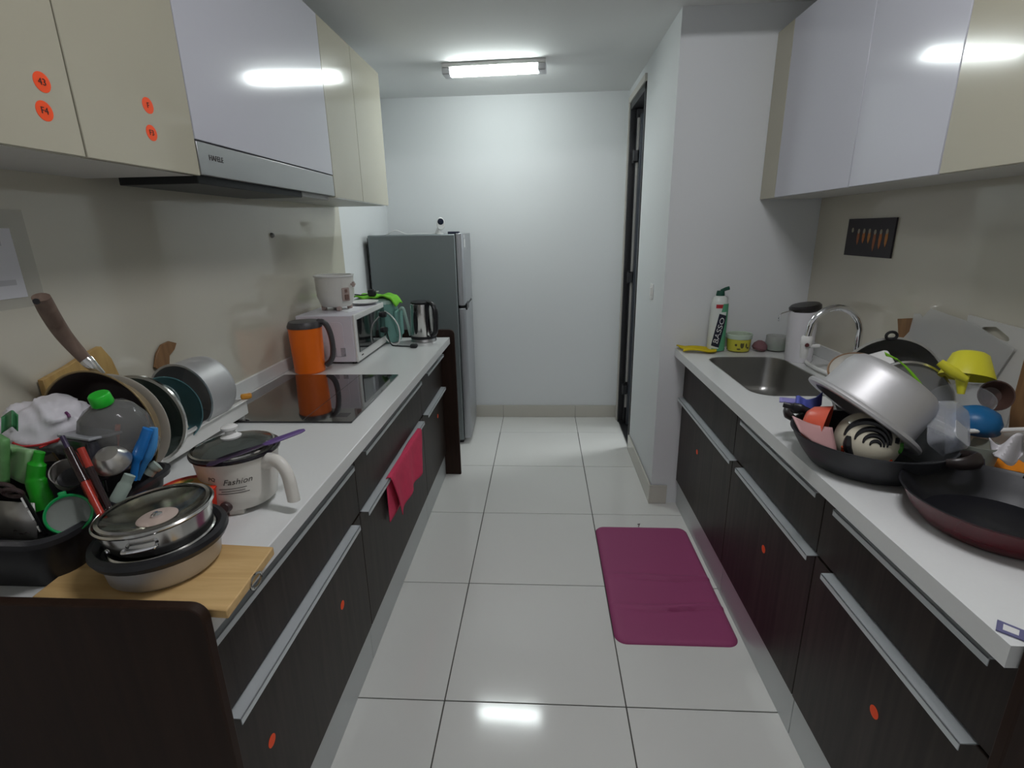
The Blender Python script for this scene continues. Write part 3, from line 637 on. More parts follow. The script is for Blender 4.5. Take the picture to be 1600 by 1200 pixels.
# plate
def disc_thing(name, label, cat, c, n, prof, mat, group=None):
    o = obj(name, M().lathe(prof, 56, frame(c, n)), mat); return tag(o, label, cat, group)
disc_thing('plate', 'white plate standing on edge behind the tan frying pan', 'plate', (-1.045, 1.14, 1.056), (.0, -1, .03), [(0, -.016), (.07, -.016), (.075, -.018), (.085, -.012), (.13, .0), (.131, .002), (.128, .003), (.084, -.008), (.07, -.012), (0, -.012)], pm('white_ceramic', (.62, .60, .55), .15))
gl = thing('pot_lid', 'dark glass lid with a steel edge standing in the rack behind the white plate', 'lid', (-1.04, 1.205, DZ))
X = frame((-1.039, 1.205, 1.046), (0, -1, .03))
obj('glass', M().lathe([(.115, 0), (.08, -.016), (.03, -.024), (0, -.025), (0, -.022), (.03, -.021), (.08, -.013), (.115, .003), (.115, 0)], 48, X), pm('dark_lid_glass', (.10, .13, .12), .08, trans=.6, ior=1.3), gl)
obj('steel_edge', M().lathe([(.113, -.003), (.120, -.002), (.120, .005), (.113, .006), (.113, -.003)], 48, X), steel_m, gl)
wh = thing('whisk', 'thin steel wire tongs hanging over the edge of the dark glass lid', 'tongs', (-.93, 1.24, .99))
for dx in (0, .012):
    obj('arm', M().tube(smooth_path([at(262, 612, 1.23), at(272, 632, 1.225), at(283+dx*200, 650, 1.215), at(288+dx*500, 668, 1.21)]), .0022, 6), steel_m, wh)
bl = thing('container_lid', 'grey-blue plastic lid standing in the rack between glass lid and teal bowl', 'lid', (-1.07, 1.27, DZ))
X = frame((-1.05, 1.272, 1.045), (.1, -1, .12))
gb = pm('grey_blue_plastic', (.14, .19, .19), .25)
obj('lid_disc', M().prism(rrect(-.075, -.11, .065, .075, .05), -.006, 0, X), gb, bl, bevel=.003)
obj('handle', M().tube([X @ p for p in smooth_path([(-.03, .0, 0), (-.02, .035, .016), (.025, .04, .018), (.045, .01, .012), (.04, -.03, 0)])], .007, 8), pm('grey_plastic', (.18, .19, .20), .3), bl)
tb = thing('bowl', 'teal bowl on edge in the rack, half inside the aluminium pot', 'bowl', (-1.06, 1.33, DZ))
X = frame((-1.058, 1.33, 1.030), (.05, -1, .06))
obj('shell', M().lathe([(0, -.055), (.05, -.053), (.072, -.035), (.095, 0), (.097, .003), (.094, .003), (.070, -.032), (.048, -.050), (0, -.051)], 48, X), pm('teal_ceramic', (.13, .27, .30), .25), tb)
ap = thing('saucepan', 'plain aluminium pot lying on its side at the far end of the rack', 'pot', (-1.05, 1.44, DZ))
X = frame((-1.062, 1.395, 1.046), (-.10, -.99, -.03))
obj('shell', M().lathe([(0, -.115), (.088, -.115), (.096, -.108), (.099, -.09), (.099, 0), (.103, .002), (.103, .005), (.097, .005), (.096, -.09), (.088, -.11), (0, -.111)], 56, X), matalu_m, ap)
yb = obj('scrubber', M().box(-.012, -.012, 0, .022, .012, .016).xf(T(-1.0, 1.60, DZ+.049) @ RZ(.5)), pm('amber_plastic', (.62, .27, .03), .4), bevel=.005)
tag(yb, 'small amber clip on the rim at the far end of the white dish rack', 'clip')
def wallboard(name, label, cat, corners, x, mat, t, hole=None, lean=.03):
    P = [at(px, py, 1.0) for px, py in corners]; o0 = Vector((0, 0, CH)); out = []
    for p in P:
        d = p-o0; out.append(o0+d*((x)/d.x))
    return out
def plane_board(name, label, cat, corners, x, mat, t, hole=None):
    pts = wallboard(name, label, cat, corners, x, mat, t)
    yz = [(p.y, p.z) for p in pts]
    m = M()
    Xw = Matrix(((0, 0, 1, x), (1, 0, 0, 0), (0, 1, 0, 0), (0, 0, 0, 1)))
    if hole is None: m.prism(yz, 0, t, Xw)
    else:
        hp = wallboard('', '', '', hole, x, mat, t); h = [(p.y, p.z) for p in hp]
        # ring of quads between outer outline and hole, both resampled by angle from the hole's centre
        cx, cy = sum(a for a, b in h)/len(h), sum(b for a, b in h)/len(h)
        def hit(poly, g):
            best = None; dx, dy = math.cos(g), math.sin(g)
            for i in range(len(poly)):
                ax, ay = poly[i][0]-cx, poly[i][1]-cy; bx, by = poly[(i+1) % len(poly)][0]-cx, poly[(i+1) % len(poly)][1]-cy
                ex, ey = bx-ax, by-ay; den = dx*ey-dy*ex
                if abs(den) < 1e-12: continue
                tt = (ax*ey-ay*ex)/den; u = (ax*dy-ay*dx)/den
                if tt > 0 and -1e-6 <= u <= 1.000001 and (best is None or tt < best): best = tt
            return (cx+dx*best, cy+dy*best)
        angs = sorted([math.atan2(b-cy, a-cx) for a, b in h+yz]); I = [hit(h, g) for g in angs]; O = [hit(yz, g) for g in angs]; N = len(angs)
        v = [(*p, t) for p in I]+[(*p, t) for p in O]+[(*p, 0) for p in I]+[(*p, 0) for p in O]
        f = []
        for i in range(N):
            j = (i+1) % N; f += [(i, N+i, N+j, j), (2*N+i, 2*N+j, 3*N+j, 3*N+i), (i, j, 2*N+j, 2*N+i), (N+i, 3*N+i, 3*N+j, N+j)]
        m.add(v, f).xf(Xw)
    o = obj(name, m, mat, bevel=.001, seg=1); return tag(o, label, cat)
plane_board('chopping_board', 'yellow wooden board leaning on the wall behind the tan frying pan', 'cutting board', [(58, 594), (98, 572), (128, 552), (150, 541), (167, 560), (186, 600), (190, 670), (80, 670)], XL+.012, wood_y, .014)
ws = plane_board('wooden_spatula', 'brown wooden spatula leaning on the wall behind the aluminium pot', 'spatula', [(239, 574), (242, 552), (249, 539), (261, 533), (273, 536), (270, 546), (262, 556), (262, 600), (268, 640), (258, 640), (250, 600), (246, 578)], XL+.010, wood_b, .007)
# black basket
BX0, BX1, BY0, BY1, BZ0, BZ1 = -1.172, -.838, .718, 1.035, CT+.001, 1.005
bk = thing('basket', 'black plastic basket full of utensils at the near left corner', 'basket', (-1.0, .88, BZ0))
def bl_(ins, z, r=.045): return [Vector((x, y, z)) for x, y in rrect(BX0+ins, BY0+ins, BX1-ins, BY1-ins, r, 6)]
m = M(); Ls = [bl_(.02, BZ0), bl_(.012, .935), bl_(.004, .995)]; Li = [bl_(.007, .995), bl_(.015, .935), bl_(.023, BZ0+.004)]
n = len(Ls[0])
skip = set()
allL = Ls+Li
for lp in allL: m.v += lp
for k in range(len(allL)-1): m.f += [(k*n+i, k*n+(i+1) % n, (k+1)*n+(i+1) % n, (k+1)*n+i) for i in range(n)]
m.f += [tuple(range(n-1, -1, -1)), tuple(5*n+i for i in range(n))]
obj('tub', m, blk, bk)
Lr = [bl_(-.006, .992, .05), bl_(-.008, 1.003, .05), bl_(.0, 1.007, .046), bl_(.010, 1.003, .04), bl_(.010, .992, .04), bl_(-.006, .992, .05)]
m = M()
for lp in Lr: m.v += lp
for k in range(5): m.f += [(k*n+i, k*n+(i+1) % n, (k+1)*n+(i+1) % n, (k+1)*n+i) for i in range(n)]
obj('rolled_rim', m, pm('black_plastic_rim', (.022, .022, .026), .35), bk)
m = M()
for row, z in enumerate((.932, .965)):
    for k in range(24 if row == 0 else 12):
        x = BX0+.03+k*.0075; m.box(x, BY0+.0045+.004*(.97-z)/.03, z-.011, x+.0032, BY0+.012, z+.011)
o = obj('grille_slots', m, pm('slot_grey', (.09, .09, .095), .6), bk); o['kind'] = 'stuff'

# plastic carrier bag
def noise3(x, y, z):
    return (math.sin(3.1*x+1.7*y)+math.sin(4.3*y-2.2*z+1)+math.sin(5.2*z+2.9*x+2)+.6*math.sin(9*x-7*z)+.6*math.sin(11*y+8*x+1))/4.2
bc = at(70, 664, .98)
def bagp(u, v, k=1.0):
    th = 2*math.pi*u; ph = math.pi*(v-.5); d = Vector((math.cos(ph)*math.cos(th), math.cos(ph)*math.sin(th), math.sin(ph)))
    cr = abs(math.sin(2.5*d.x+3.2*d.z+2.2*noise3(*(d*.8))))**.7*.16
    r = (1.04+.16*noise3(*(d*.9))+.07*noise3(*(d*1.9+Vector((3, 1, 2))))-cr)*k
    return bc+Vector((d.x*.098*r, d.y*.085*r, d.z*.062*r))
bg = thing('carrier_bag', 'crumpled white plastic bag with red print lying on the black basket', 'bag', (bc.x, bc.y, bc.z-.07))
obj('bag_film', M().grid(72, 36, bagp), pm('white_film', (.70, .68, .72), .3, sub=.3), bg, angle=180)
def bag_patch(pts, mat, name, r=.0022):
    obj(name, M().tube(smooth_path([bagp(u, v, 1.02) for u, v in pts], 6), r, 6), mat, bg)
redp = pm('red_print', (.45, .03, .03), .5)
bag_patch([(.77, .47), (.795, .44), (.825, .42), (.86, .415), (.895, .425), (.925, .455)], redp, 'red_print', .0026)
bag_patch([(.84, .40), (.865, .402), (.895, .41)], redp, 'red_print', .002)
bag_patch([(.955, .64), (.957, .67), (.96, .70)], pm('violet_print', (.12, .02, .10), .5), 'violet_print', .003)
obj('bag_handle', M().grid(14, 5, lambda u, v: at(2+29*u+3*math.sin(5*u), 652-9*math.sin(math.pi*u)+26*v-4*u, .89-.01*v+.006*math.sin(9*u))), pm('green_film', (.06, .24, .10), .4), bg, solid=.001)
# bottle with green cap
jb = thing('water_bottle', 'dark clear plastic bottle with a bright green cap lying behind the basket', 'bottle', (-.93, 1.0, CT+.09))
smoke = pm('smoke_plastic', (.30, .30, .29), .1, trans=.55, ior=1.2, alpha=.85)
c0 = at(176, 652, .925)
X = frame(c0, (.0, -.28, 1), (0, 1, 0))
obj('body', M().lathe([(0, -.10), (.056, -.10), (.061, -.09), (.063, -.026), (.061, -.016), (.048, .014), (.024, .028), (.017, .031), (.017, .04), (0, .04)], 8, X @ T(-.008, 0, 0)), smoke, jb, bevel=.014, angle=60, seg=4)
obj('cap', M().lathe([(0, .056), (.016, .056), (.0185, .053), (.0195, .034), (.018, .032), (0, .032)], 20, X @ T(-.004, 0, 0)), pm('green_cap', (.02, .48, .03), .35), jb, bevel=.001)
# clear food box
cbx = thing('food_box', 'dark see-through plastic food box standing left of the green-capped bottle', 'box', at(140, 690, .90))
c0 = at(142, 704, .885); X = T(*c0) @ RZ(-.25) @ RX(-.12)
obj('box', M().box(-.048, -.02, -.06, .030, .035, .030).xf(X), pm('dark_clear_plastic', (.055, .055, .07), .15, trans=.3, alpha=.93), cbx, bevel=.008)
obj('rim', M().box(-.052, -.024, .028, .036, .039, .034).xf(X), pm('box_rim', (.30, .31, .33), .2), cbx, bevel=.002)
# utensils in the basket
def stick(name, label, cat, pts, rad, mat, flat=1, group=None, side=None):
    o = obj(name, M().tube(smooth_path(pts, 6), rad if not isinstance(rad, list) else [rad[min(len(rad)-1, int(i/6))] for i in range((len(pts)-1)*6+1)], 10, flat, side=side), mat); return tag(o, label, cat, group)
cs = thing('chopstick', 'red and black chopstick with a purple tip leaning left in the basket', 'chopstick', at(160, 800, .80))
p0, p1 = at(97, 682, .83), at(162, 812, .77)
obj('tip', M().tube([p0, p0.lerp(p1, .15)], .0042, 10), pm('dark_violet', (.035, .02, .06), .4), cs)
obj('middle', M().tube([p0.lerp(p1, .15), p0.lerp(p1, .55)], .0075, 10), pm('black_lacquer', (.02, .008, .008), .2), cs)
obj('grip', M().tube([p0.lerp(p1, .55), p1], .006, 10), pm('red_lacquer', (.36, .028, .015), .3), cs)
cs2 = thing('chopstick', 'red chopstick with a dark band beside the purple-tipped one', 'chopstick', at(165, 800, .80))
p0, p1 = at(126, 700, .82), at(172, 800, .79)
obj('tip', M().tube([p0, p0.lerp(p1, .3)], .006, 10), pm('red_lacquer', (.36, .028, .015), .3), cs2)
obj('grip', M().tube([p0.lerp(p1, .3), p1], .006, 10), pm('black_lacquer', (.02, .008, .008), .2), cs2)
fk = stick('red_spoon_handle', 'short red spoon handle between the two chopsticks', 'spoon', [at(106, 702, .85), at(115, 715, .845), at(150, 790, .80)], [.010, .012, .006], pm('dull_red_plastic', (.30, .03, .02), .4), .5)
stick('orange_stick', 'thin orange stick upright behind the steel ladle', 'stick', [at(184, 664, .92), at(182, 690, .915), at(178, 740, .91)], .0042, pm('orange_red_plastic', (.55, .09, .03), .5))
sl_ = thing('ladle', 'shiny steel ladle bowl upside down in the middle of the basket', 'ladle', at(176, 760, .88))
c0 = at(176, 722, .87)
obj('ladle_bowl', M().lathe([(0, .030), (.018, .027), (.029, .014), (.033, 0), (.031, -.004), (.027, .012), (.016, .024), (0, .027)], 32, frame(c0, (.15, -.45, .85))), pm('ladle_steel', (.60, .58, .55), .3, .9), sl_)
obj('ladle_handle', M().tube(smooth_path([c0+Vector((-.028, .0, .0)), c0+Vector((-.035, .01, -.03)), c0+Vector((-.04, .01, -.07))]), .005, 8, .5), steel_m, sl_)
bt = thing('tongs', 'bright blue plastic tongs standing upright at the right of the basket', 'tongs', at(215, 740, .93))
bm_ = pm('blue_plastic', (.01, .17, .52), .3)
obj('arm', M().tube(smooth_path([at(208, 750, .885), at(214, 715, .895), at(224, 690, .90), at(231, 670, .905)]), [.008]*6+[.012]*6+[.011]*7, 12, .5, side=(1, 0, 0)), bm_, bt)
obj('arm', M().tube(smooth_path([at(214, 748, .90), at(230, 715, .905), at(239, 692, .91), at(240, 668, .915)]), [.007]*6+[.010]*6+[.009]*7, 12, .5, side=(1, 0, 0)), pm('light_blue_plastic', (.06, .28, .62), .3), bt)
pg = pm('pale_green_plastic', (.34, .42, .37), .35)
stick('plastic_spatula', 'pale green spatula handle leaning over the right rim of the basket', 'spatula', [at(203, 742, .85), at(195, 758, .845), at(180, 785, .83)], [.010, .012, .009], pg, .4)
stick('soup_spoon', 'small pale green spoon lying in the far right corner of the basket', 'spoon', [at(232, 742, .95), at(240, 732, .955), at(248, 726, .96)], [.010, .013, .006], pg, .5)
# strainer
ss = thing('strainer', 'white tea strainer with a green ring at the near rim of the basket', 'strainer', at(110, 800, .80))
c0 = at(108, 803, .775); X = frame(c0, (.66, -.50, .30))
gr = pm('green_plastic', (.008, .30, .08), .35)
obj('ring', M().lathe([(.030, -.010), (.034, -.012), (.0355, 0), (.034, .002), (.031, 0), (.030, -.010)], 40, X), gr, ss)
obj('tab', M().box(-.006, .034, -.010, .006, .042, .0).xf(X), gr, ss, bevel=.002)
obj('mesh_bowl', M().lathe([(.031, -.006), (.028, -.022), (.018, -.034), (0, -.038)], 32, X), pm('strainer_mesh', (.42, .44, .42), .6, alpha=.8), ss)
obj('mesh_disc', M().lathe([(.031, -.004), (.02, -.008), (0, -.009)], 32, X), pm('strainer_mesh2', (.20, .22, .20), .6, alpha=.85), ss)
# green squeezer and pale pouch, cup, grater
sq = thing('squeeze_bottle', 'bright green bottle-shaped scrubber in the left of the basket', 'scrubber', at(65, 780, .84))
obj('grip', M().tube(smooth_path([at(62, 706, .85), at(58, 725, .845), at(56, 750, .84), at(64, 775, .83), at(72, 795, .825)]), [.010]*6+[.0165]*6+[.019]*6+[.02]*7, 16, .7), pm('bright_green', (.012, .36, .012), .45), sq)
pk = obj('pouch', M().grid(8, 8, lambda u, v: at(14+36*u-4*v, 697+6*u+44*v+8*u*v, .86+.012*math.sin(4*u+2*v))), pm('pale_green_film', (.26, .46, .22), .35), solid=.014)
tag(pk, 'pale green pouch left of the bright green scrubber', 'pouch')
pk2 = obj('pouch', M().grid(6, 8, lambda u, v: at(-16+26*u, 672+16*u+70*v, .84+.01*math.sin(5*u))), pm('leaf_green_film', (.14, .34, .12), .4, var=.4, vscale=40), solid=.012)
tag(pk2, 'mottled green pouch at the left edge of the basket', 'pouch')
cu = thing('plastic_cup', 'milky plastic cup lying in the basket behind the green strainer', 'cup', at(100, 745, .85))
X = frame(at(106, 738, .84), (.45, -.35, .5))
obj('cup_shell', M().lathe([(0, -.045), (.020, -.045), (.027, 0), (.028, .001), (.026, .001), (.019, -.043), (0, -.043)], 28, X), pm('milky_plastic', (.40, .38, .35), .4, trans=.3), cu)
sb = thing('spoon', 'black spoon bowl in front of the milky cup', 'spoon', at(115, 748, .82))
obj('spoon_bowl', M().lathe([(0, -.006), (.014, -.005), (.021, 0), (.020, .002), (.012, -.002), (0, -.003)], 28, frame(at(116, 745, .815), (.25, -.6, .8)) @ Matrix.Scale(1.25, 4, (1, 0, 0))), blk, sb)
obj('spoon_handle', M().tube([at(128, 748, .815), at(140, 775, .81)], .004, 8), blk, sb)
gt = thing('grater', 'flat steel grater standing at the near left of the basket', 'grater', at(25, 820, .79))
def gp(u, v): return at(-12+66*u+6*v, 782+4*u+56*v+10*u*v, .80-.015*v)
obj('plate', M().grid(2, 2, gp), pm('grater_steel', (.36, .35, .33), .35, .6), gt, solid=.002)
m = M()
for i in range(3):
    p = gp(.52+.14*i, .72+.05*(i % 2)); m.tube([p+Vector((-.004, -.003, 0)), p+Vector((.0, -.004, .002)), p+Vector((.004, -.003, 0))], .0009, 5)
obj('cutting_slot', m, ink, gt)
co = thing('peeler', 'black peeler with white lettering marks leaning beside the steel grater', 'peeler', at(55, 810, .79))
a_, b_ = at(38, 776, .79), at(72, 836, .765)
obj('grip', M().tube([a_, a_.lerp(b_, .5), b_], .009, 4, .35), blk, co)
for t0, t1 in ((.05, .3), (.38, .62), (.78, .92)):
    obj('white_mark', M().tube([a_.lerp(b_, t0)+Vector((0, -.0065, .0045)), a_.lerp(b_, t1)+Vector((0, -.0065, .0045))], .0025, 5, .6), white_p, co)
sx_ = thing('scissors', 'dark scissors handles at the far left above the steel grater', 'scissors', at(12, 770, .80))
for (px, py) in ((6, 762), (20, 770)):
    c0 = at(px, py, .80); obj('handle_loop', M().tube([c0+Vector((.018*math.cos(a), -.004*math.sin(a), .010*math.sin(a))) for a in [2*math.pi*k/20 for k in range(20)]], .004, 8, closed=True), pm('dark_brown_plastic', (.05, .03, .03), .4), sx_)
# notice on the wall
nt_ = thing('notice_sleeve', 'white notice in a clear plastic sleeve on the left splashback', 'notice', (XL+.008, 1.0, 1.37))
obj('sleeve', M().box(XL+.0062, .86, 1.352, XL+.0076, 1.168, 1.565), pm('sleeve_plastic', (.62, .62, .58), .15, alpha=.16), nt_)
pp = obj('paper', M().box(XL+.0077, .86, 1.375, XL+.0085, 1.128, 1.525), pm('notice_paper', (.70, .70, .74), .7), nt_)
for (z, y0, y1) in ((1.50, .9, 1.10), (1.462, .9, 1.08), (1.415, .9, 1.11)):
    obj('printed_line', M().box(XL+.0085, y0, z-.012, XL+.0088, y1, z), pm('faint_print', (.50, .50, .53), .7), pp)
hk = obj('suction_hook', M().lathe([(0, .012), (.008, .011), (.011, .004), (.011, 0)], 16, frame((XL+.006, 2.28, 1.50), (1, 0, 0))), pm('knob_grey', (.2, .2, .19), .4))
tag(hk, 'small grey suction knob on the left splashback under the wall cabinet', 'hook')

# ------------------------------------------------------------------ right worktop, far end
cy = obj('dish_cloth', M().grid(22, 12, lambda u, v: Vector((.70+u*.155+.01*math.sin(5*v), 2.545+v*.095+.012*math.sin(4*u+1), CT+.008+.009*abs(math.sin(4*u+2.2*v))*(1-.6*u)+.004*math.sin(9*v)))), pm('yellow_cloth', (.60, .46, .01), .9, bump=.4, bscale=250), solid=.006, offset=1)
tag(cy, 'yellow dish cloth at the far corner of the right worktop', 'cloth')
bs = thing('cleaner_bottle', 'white and green cleaner bottle with a black name band beside the yellow cloth', 'bottle', (.873, 2.60, CT))
X = T(.873, 2.605, CT+.006)
gsh = Matrix.Scale(.72, 4, (0, 1, 0)) 
def bprof(R): return [(0, 0), (R*.96, 0), (R, .006), (R*.98, .16), (R*.92, .20), (R*.97, .232), (R*.80, .262), (R*.40, .274), (0, .276)]
obj('bottle_body', M().lathe(bprof(.043), 40, X @ gsh), pm('bottle_white', (.66, .70, .66), .3), bs)
obj('cap', M().lathe([(0, .27), (.020, .27), (.021, .276), (.018, .296), (0, .298)], 20, X @ gsh).tube([X @ Vector(p) for p in ((.002, 0, .294), (.022, 0, .304), (.040, 0, .309))], .009, 8, .6), pm('dark_green_cap', (.01, .07, .045), .35), bs)
def onbot(m, ay, z0, R=.0432, lean=0):
    out = []
    for p in m.v:
        a = ay+p.x/R; out.append(X @ gsh @ Vector(((R+p.z)*math.cos(a), (R+p.z)*math.sin(a), z0+p.y)))
    m.v = out; return m
face = math.radians(-93)
def quad(pts, d):
    (ax, ay), (bx, by), (cx2, cy2), (dx2, dy2) = pts
    return M().grid(12, 12, lambda u, v: Vector(((ax*(1-u)+bx*u)*(1-v)+(dx2*(1-u)+cx2*u)*v, (ay*(1-u)+by*u)*(1-v)+(dy2*(1-u)+cy2*u)*v, d)))
obj('green_band', onbot(quad([(-.03, .0), (.055, -.0), (.055, .235), (.012, .235)], .0004), face, .0), pm('label_green', (.10, .36, .20), .4), bs)
obj('white_band', onbot(quad([(-.034, .015), (.006, .012), (.034, .195), (-.004, .195)], .0006), face, .0), pm('label_white', (.66, .72, .68), .4), bs)
obj('name_band', onbot(quad([(-.031, .028), (.007, .018), (.036, .176), (-.004, .188)], .0012), face, .0), pm('label_black', (.012, .014, .03), .4), bs)
tx = text_m('BASSO', .033, .12).xf(T(.0025, .102, .0018) @ RZ(math.radians(79)) @ Matrix.Scale(1.36, 4, (1, 0, 0)))
obj('lettering', onbot(tx, face, 0), white_p, bs)
obj('red_badge', onbot(quad([(-.022, .214), (.014, .214), (.014, .232), (-.022, .232)], .0006), face, .0, .0425), pm('label_red', (.42, .02, .03), .4), bs)
yc = thing('yellow_tub', 'small yellow tub with dark marks beside the cleaner bottle', 'tub', (.985, 2.60, CT))
X = T(.985, 2.605, CT+.006)
obj('tub_body', M().lathe([(0, 0), (.050, 0), (.052, .003), (.057, .062), (.055, .062), (.05, .006), (0, .005)], 40, X), pm('yellow_paper', (.60, .56, .06), .45), yc)
obj('tub_rim', M().lathe([(.056, .060), (.0605, .062), (.062, .082), (.0595, .085), (.056, .082), (.055, .062)], 40, X), pm('milky_lid', (.50, .60, .50), .35), yc)
for k, (a, z, w_, h_) in enumerate(((-122, .034, .006, .006), (-92, .036, .009, .018), (-70, .032, .004, .012), (-108, .014, .009, .004), (-60, .02, .006, .005))):
    obj('printed_mark', wrap(M().prism(disc_poly(w_, h_, 12), .0, .0006), .0545+.0004, (.985, 2.605, CT+.006+z), math.radians(a)), pm('olive_ink', (.09, .085, .03), .5), yc)
sg = obj('scouring_pad', M().lathe([(0, 0), (.028, 0), (.036, .012), (.032, .03), (.016, .046), (0, .05)], 20, T(1.085, 2.60, CT+.006) @ RY(.2)), pm('mauve_sponge', (.20, .10, .11), .95, bump=.6, bscale=120))
tag(sg, 'mauve sponge lump between the yellow tub and the green pot', 'sponge')
gpn = thing('dish_soap_pot', 'small clear pot with green soap behind the white water filter', 'pot', (1.172, 2.61, CT))
X = T(1.172, 2.612, CT+.006)
obj('green_soap', M().lathe([(0, .002), (.045, .002), (.047, .03), (0, .032)], 28, X), pm('green_gel', (.01, .20, .05), .3), gpn)
obj('pot', M().lathe([(0, 0), (.047, 0), (.049, .002), (.048, .07), (.046, .07), (.0475, .031)], 32, X), frost_m, gpn)
wf = thing('water_filter', 'white cylindrical water filter with a black top by the sink', 'water filter', (1.185, 2.40, CT))
X = T(1.187, 2.405, CT) @ RY(-.02)
obj('cylinder', M().lathe([(0, 0), (.055, 0), (.058, .003), (.060, .235), (0, .236)], 44, X), pm('filter_white', (.70, .69, .72), .35), wf)
Xc = X @ T(.006, 0, .238) @ RY(-.16)
obj('cap', M().lathe([(0, -.008), (.060, -.008), (.066, .0), (.066, .014), (.058, .022), (0, .024)], 40, Xc), pm('filter_cap', (.02, .018, .018), .3), wf)
obj('spout', M().tube(smooth_path([Xc @ Vector(p) for p in ((-.06, -.01, .006), (-.10, -.015, .004), (-.118, -.017, -.002), (-.126, -.018, -.028))]), .0036, 8), chrome_m, wf)
fc = thing('tap', 'chrome swan-neck tap with a white diverter over the sink', 'tap', (1.238, 2.06, CT))
fpnts = [(1.238, 2.06, CT+.045), (1.238, 2.06, 1.05)]+[(1.138+.10*math.cos(a), 2.06, 1.085+.11*math.sin(a)) for a in [math.pi*k/14 for k in range(1, 13)]]+[(1.040, 2.06, 1.075)]
obj('neck', M().tube(fpnts, .0125, 14), chrome_m, fc)
obj('tap_base', M().lathe([(0, 0), (.028, 0), (.028, .01), (.022, .016), (.021, .075), (.015, .085), (0, .085)], 28, T(1.238, 2.06, CT+.0005)), chrome_m, fc)
obj('lever', M().tube([(1.238, 2.045, CT+.06), (1.238, 2.0, CT+.085), (1.235, 1.96, CT+.095)], .007, 8), chrome_m, fc)
dv = thing('tap_diverter', 'white plastic diverter clipped to the end of the tap', 'diverter', (1.04, 2.06, 1.01))
obj('collar', M().lathe([(0, 0), (.019, 0), (.021, .006), (.021, .034), (.016, .04), (0, .04)], 24, T(1.040, 2.06, 1.045)), white_p, dv)
obj('outlet', M().lathe([(0, 0), (.013, 0), (.017, .05), (0, .05)], 20, T(1.036, 2.06, .997)), white_p, dv)
obj('tap_key', M().tube([(1.05, 2.05, 1.045), (1.085, 2.045, 1.048)], .007, 8, .7), white_p, dv)
obj('button', M().lathe([(0, .004), (.007, .004), (.008, 0)], 14, frame((1.034, 2.040, 1.052), (-.2, -1, 0))), pm('dark_red_button', (.10, .03, .03), .4), dv)
hs = obj('filter_hose', M().tube(smooth_path([(1.19, 2.335, CT+.012), (1.175, 2.28, CT+.014), (1.165, 2.18, CT+.016), (1.17, 2.08, CT+.02), (1.15, 1.98, CT+.03), (1.10, 1.93, CT+.05)]), .0085, 10), white_p)
tag(hs, 'white hose running from the water filter along the sink edge', 'hose')
# picture on the right wall
pc = thing('wall_picture', 'small dark picture of orange hanging gourds on the right splashback', 'picture', (XR-.01, 2.25, 1.37))
obj('board', M().box(XR-.013, 2.092, 1.375, XR-.006, 2.405, 1.524), pm('picture_dark', (.022, .017, .022), .5), pc, bevel=.001)
for k in range(7):
    y = 2.355-.037*k; h = (.02, .062, .055, .055, .085, .075, .066)[k]; zt = 1.481
    if k == 0: y += .008
    X = frame((XR-.013, y, zt-h/2), (-1, 0, 0))
    prof = [(-.007, h*.32), (-.009, h*.0), (-.007, -h*.3), (0, -h*.5), (.006, -h*.3), (.009, 0), (.007, h*.32)]
    if k: obj('gourd_print', M().prism(prof, 0, .0008, X), pm('gourd_orange_%d' % (k % 3), ((.45, .17, .03), (.30, .09, .025), (.40, .12, .02))[k % 3], .5), pc)
    obj('gourd_print', M().prism(disc_poly(.0075, .010, 14), 0, .001, X @ T(0, h*.38, 0)), pm('gourd_pale', (.30, .27, .20), .5), pc)

# ------------------------------------------------------------------ right worktop, dish pile
wk = thing('wok', 'grey two-handled wok on the right worktop holding the dish pile', 'wok', (.838, 1.28, CT))
X = T(.838, 1.281, CT)
wkm = pm('grey_stone_enamel', (.032, .033, .037), .45, var=.12, vscale=200)
obj('shell', M().lathe([(0, 0), (.118, 0), (.130, .006), (.152, .035), (.170, .066), (.178, .084), (.181, .085), (.181, .088), (.176, .087), (.150, .038), (.128, .010), (0, .005)], 64, X), wkm, wk)
ax = Vector((.26, -.37, 0)).normalized()
for s in (-1, 1):
    c0 = Vector((.838, 1.281, CT+.083))+ax*s*.176; tg = Vector((-ax.y, ax.x, 0))
    obj('handle', M().tube(smooth_path([c0-tg*.042, c0-tg*.032+ax*s*.024+Vector((0, 0, .005)), c0+ax*s*.040+Vector((0, 0, .010)), c0+tg*.032+ax*s*.024+Vector((0, 0, .005)), c0+tg*.042]), [.010, .015, .019, .015, .010], 10, .6), pm('brown_black_plastic', (.018, .012, .011), .35), wk)
bpot = thing('large_pot', 'big dull aluminium pot with a wide lip tipped upside down over the wok', 'pot', (.86, 1.31, .98))
ax2 = Vector((-.60, -.02, -.80)); X = frame((.828, 1.312, 1.027), ax2)
obj('shell', M().lathe([(0, -.130), (.080, -.129), (.098, -.124), (.111, -.112), (.118, -.094), (.124, -.020), (.130, -.012), (.144, -.011), (.150, -.008), (.153, -.002), (.151, .004), (.146, .006), (.128, .004), (.121, -.010), (.114, -.09), (.104, -.11), (.08, -.122), (0, -.124)], 64, X), matalu_m, bpot)
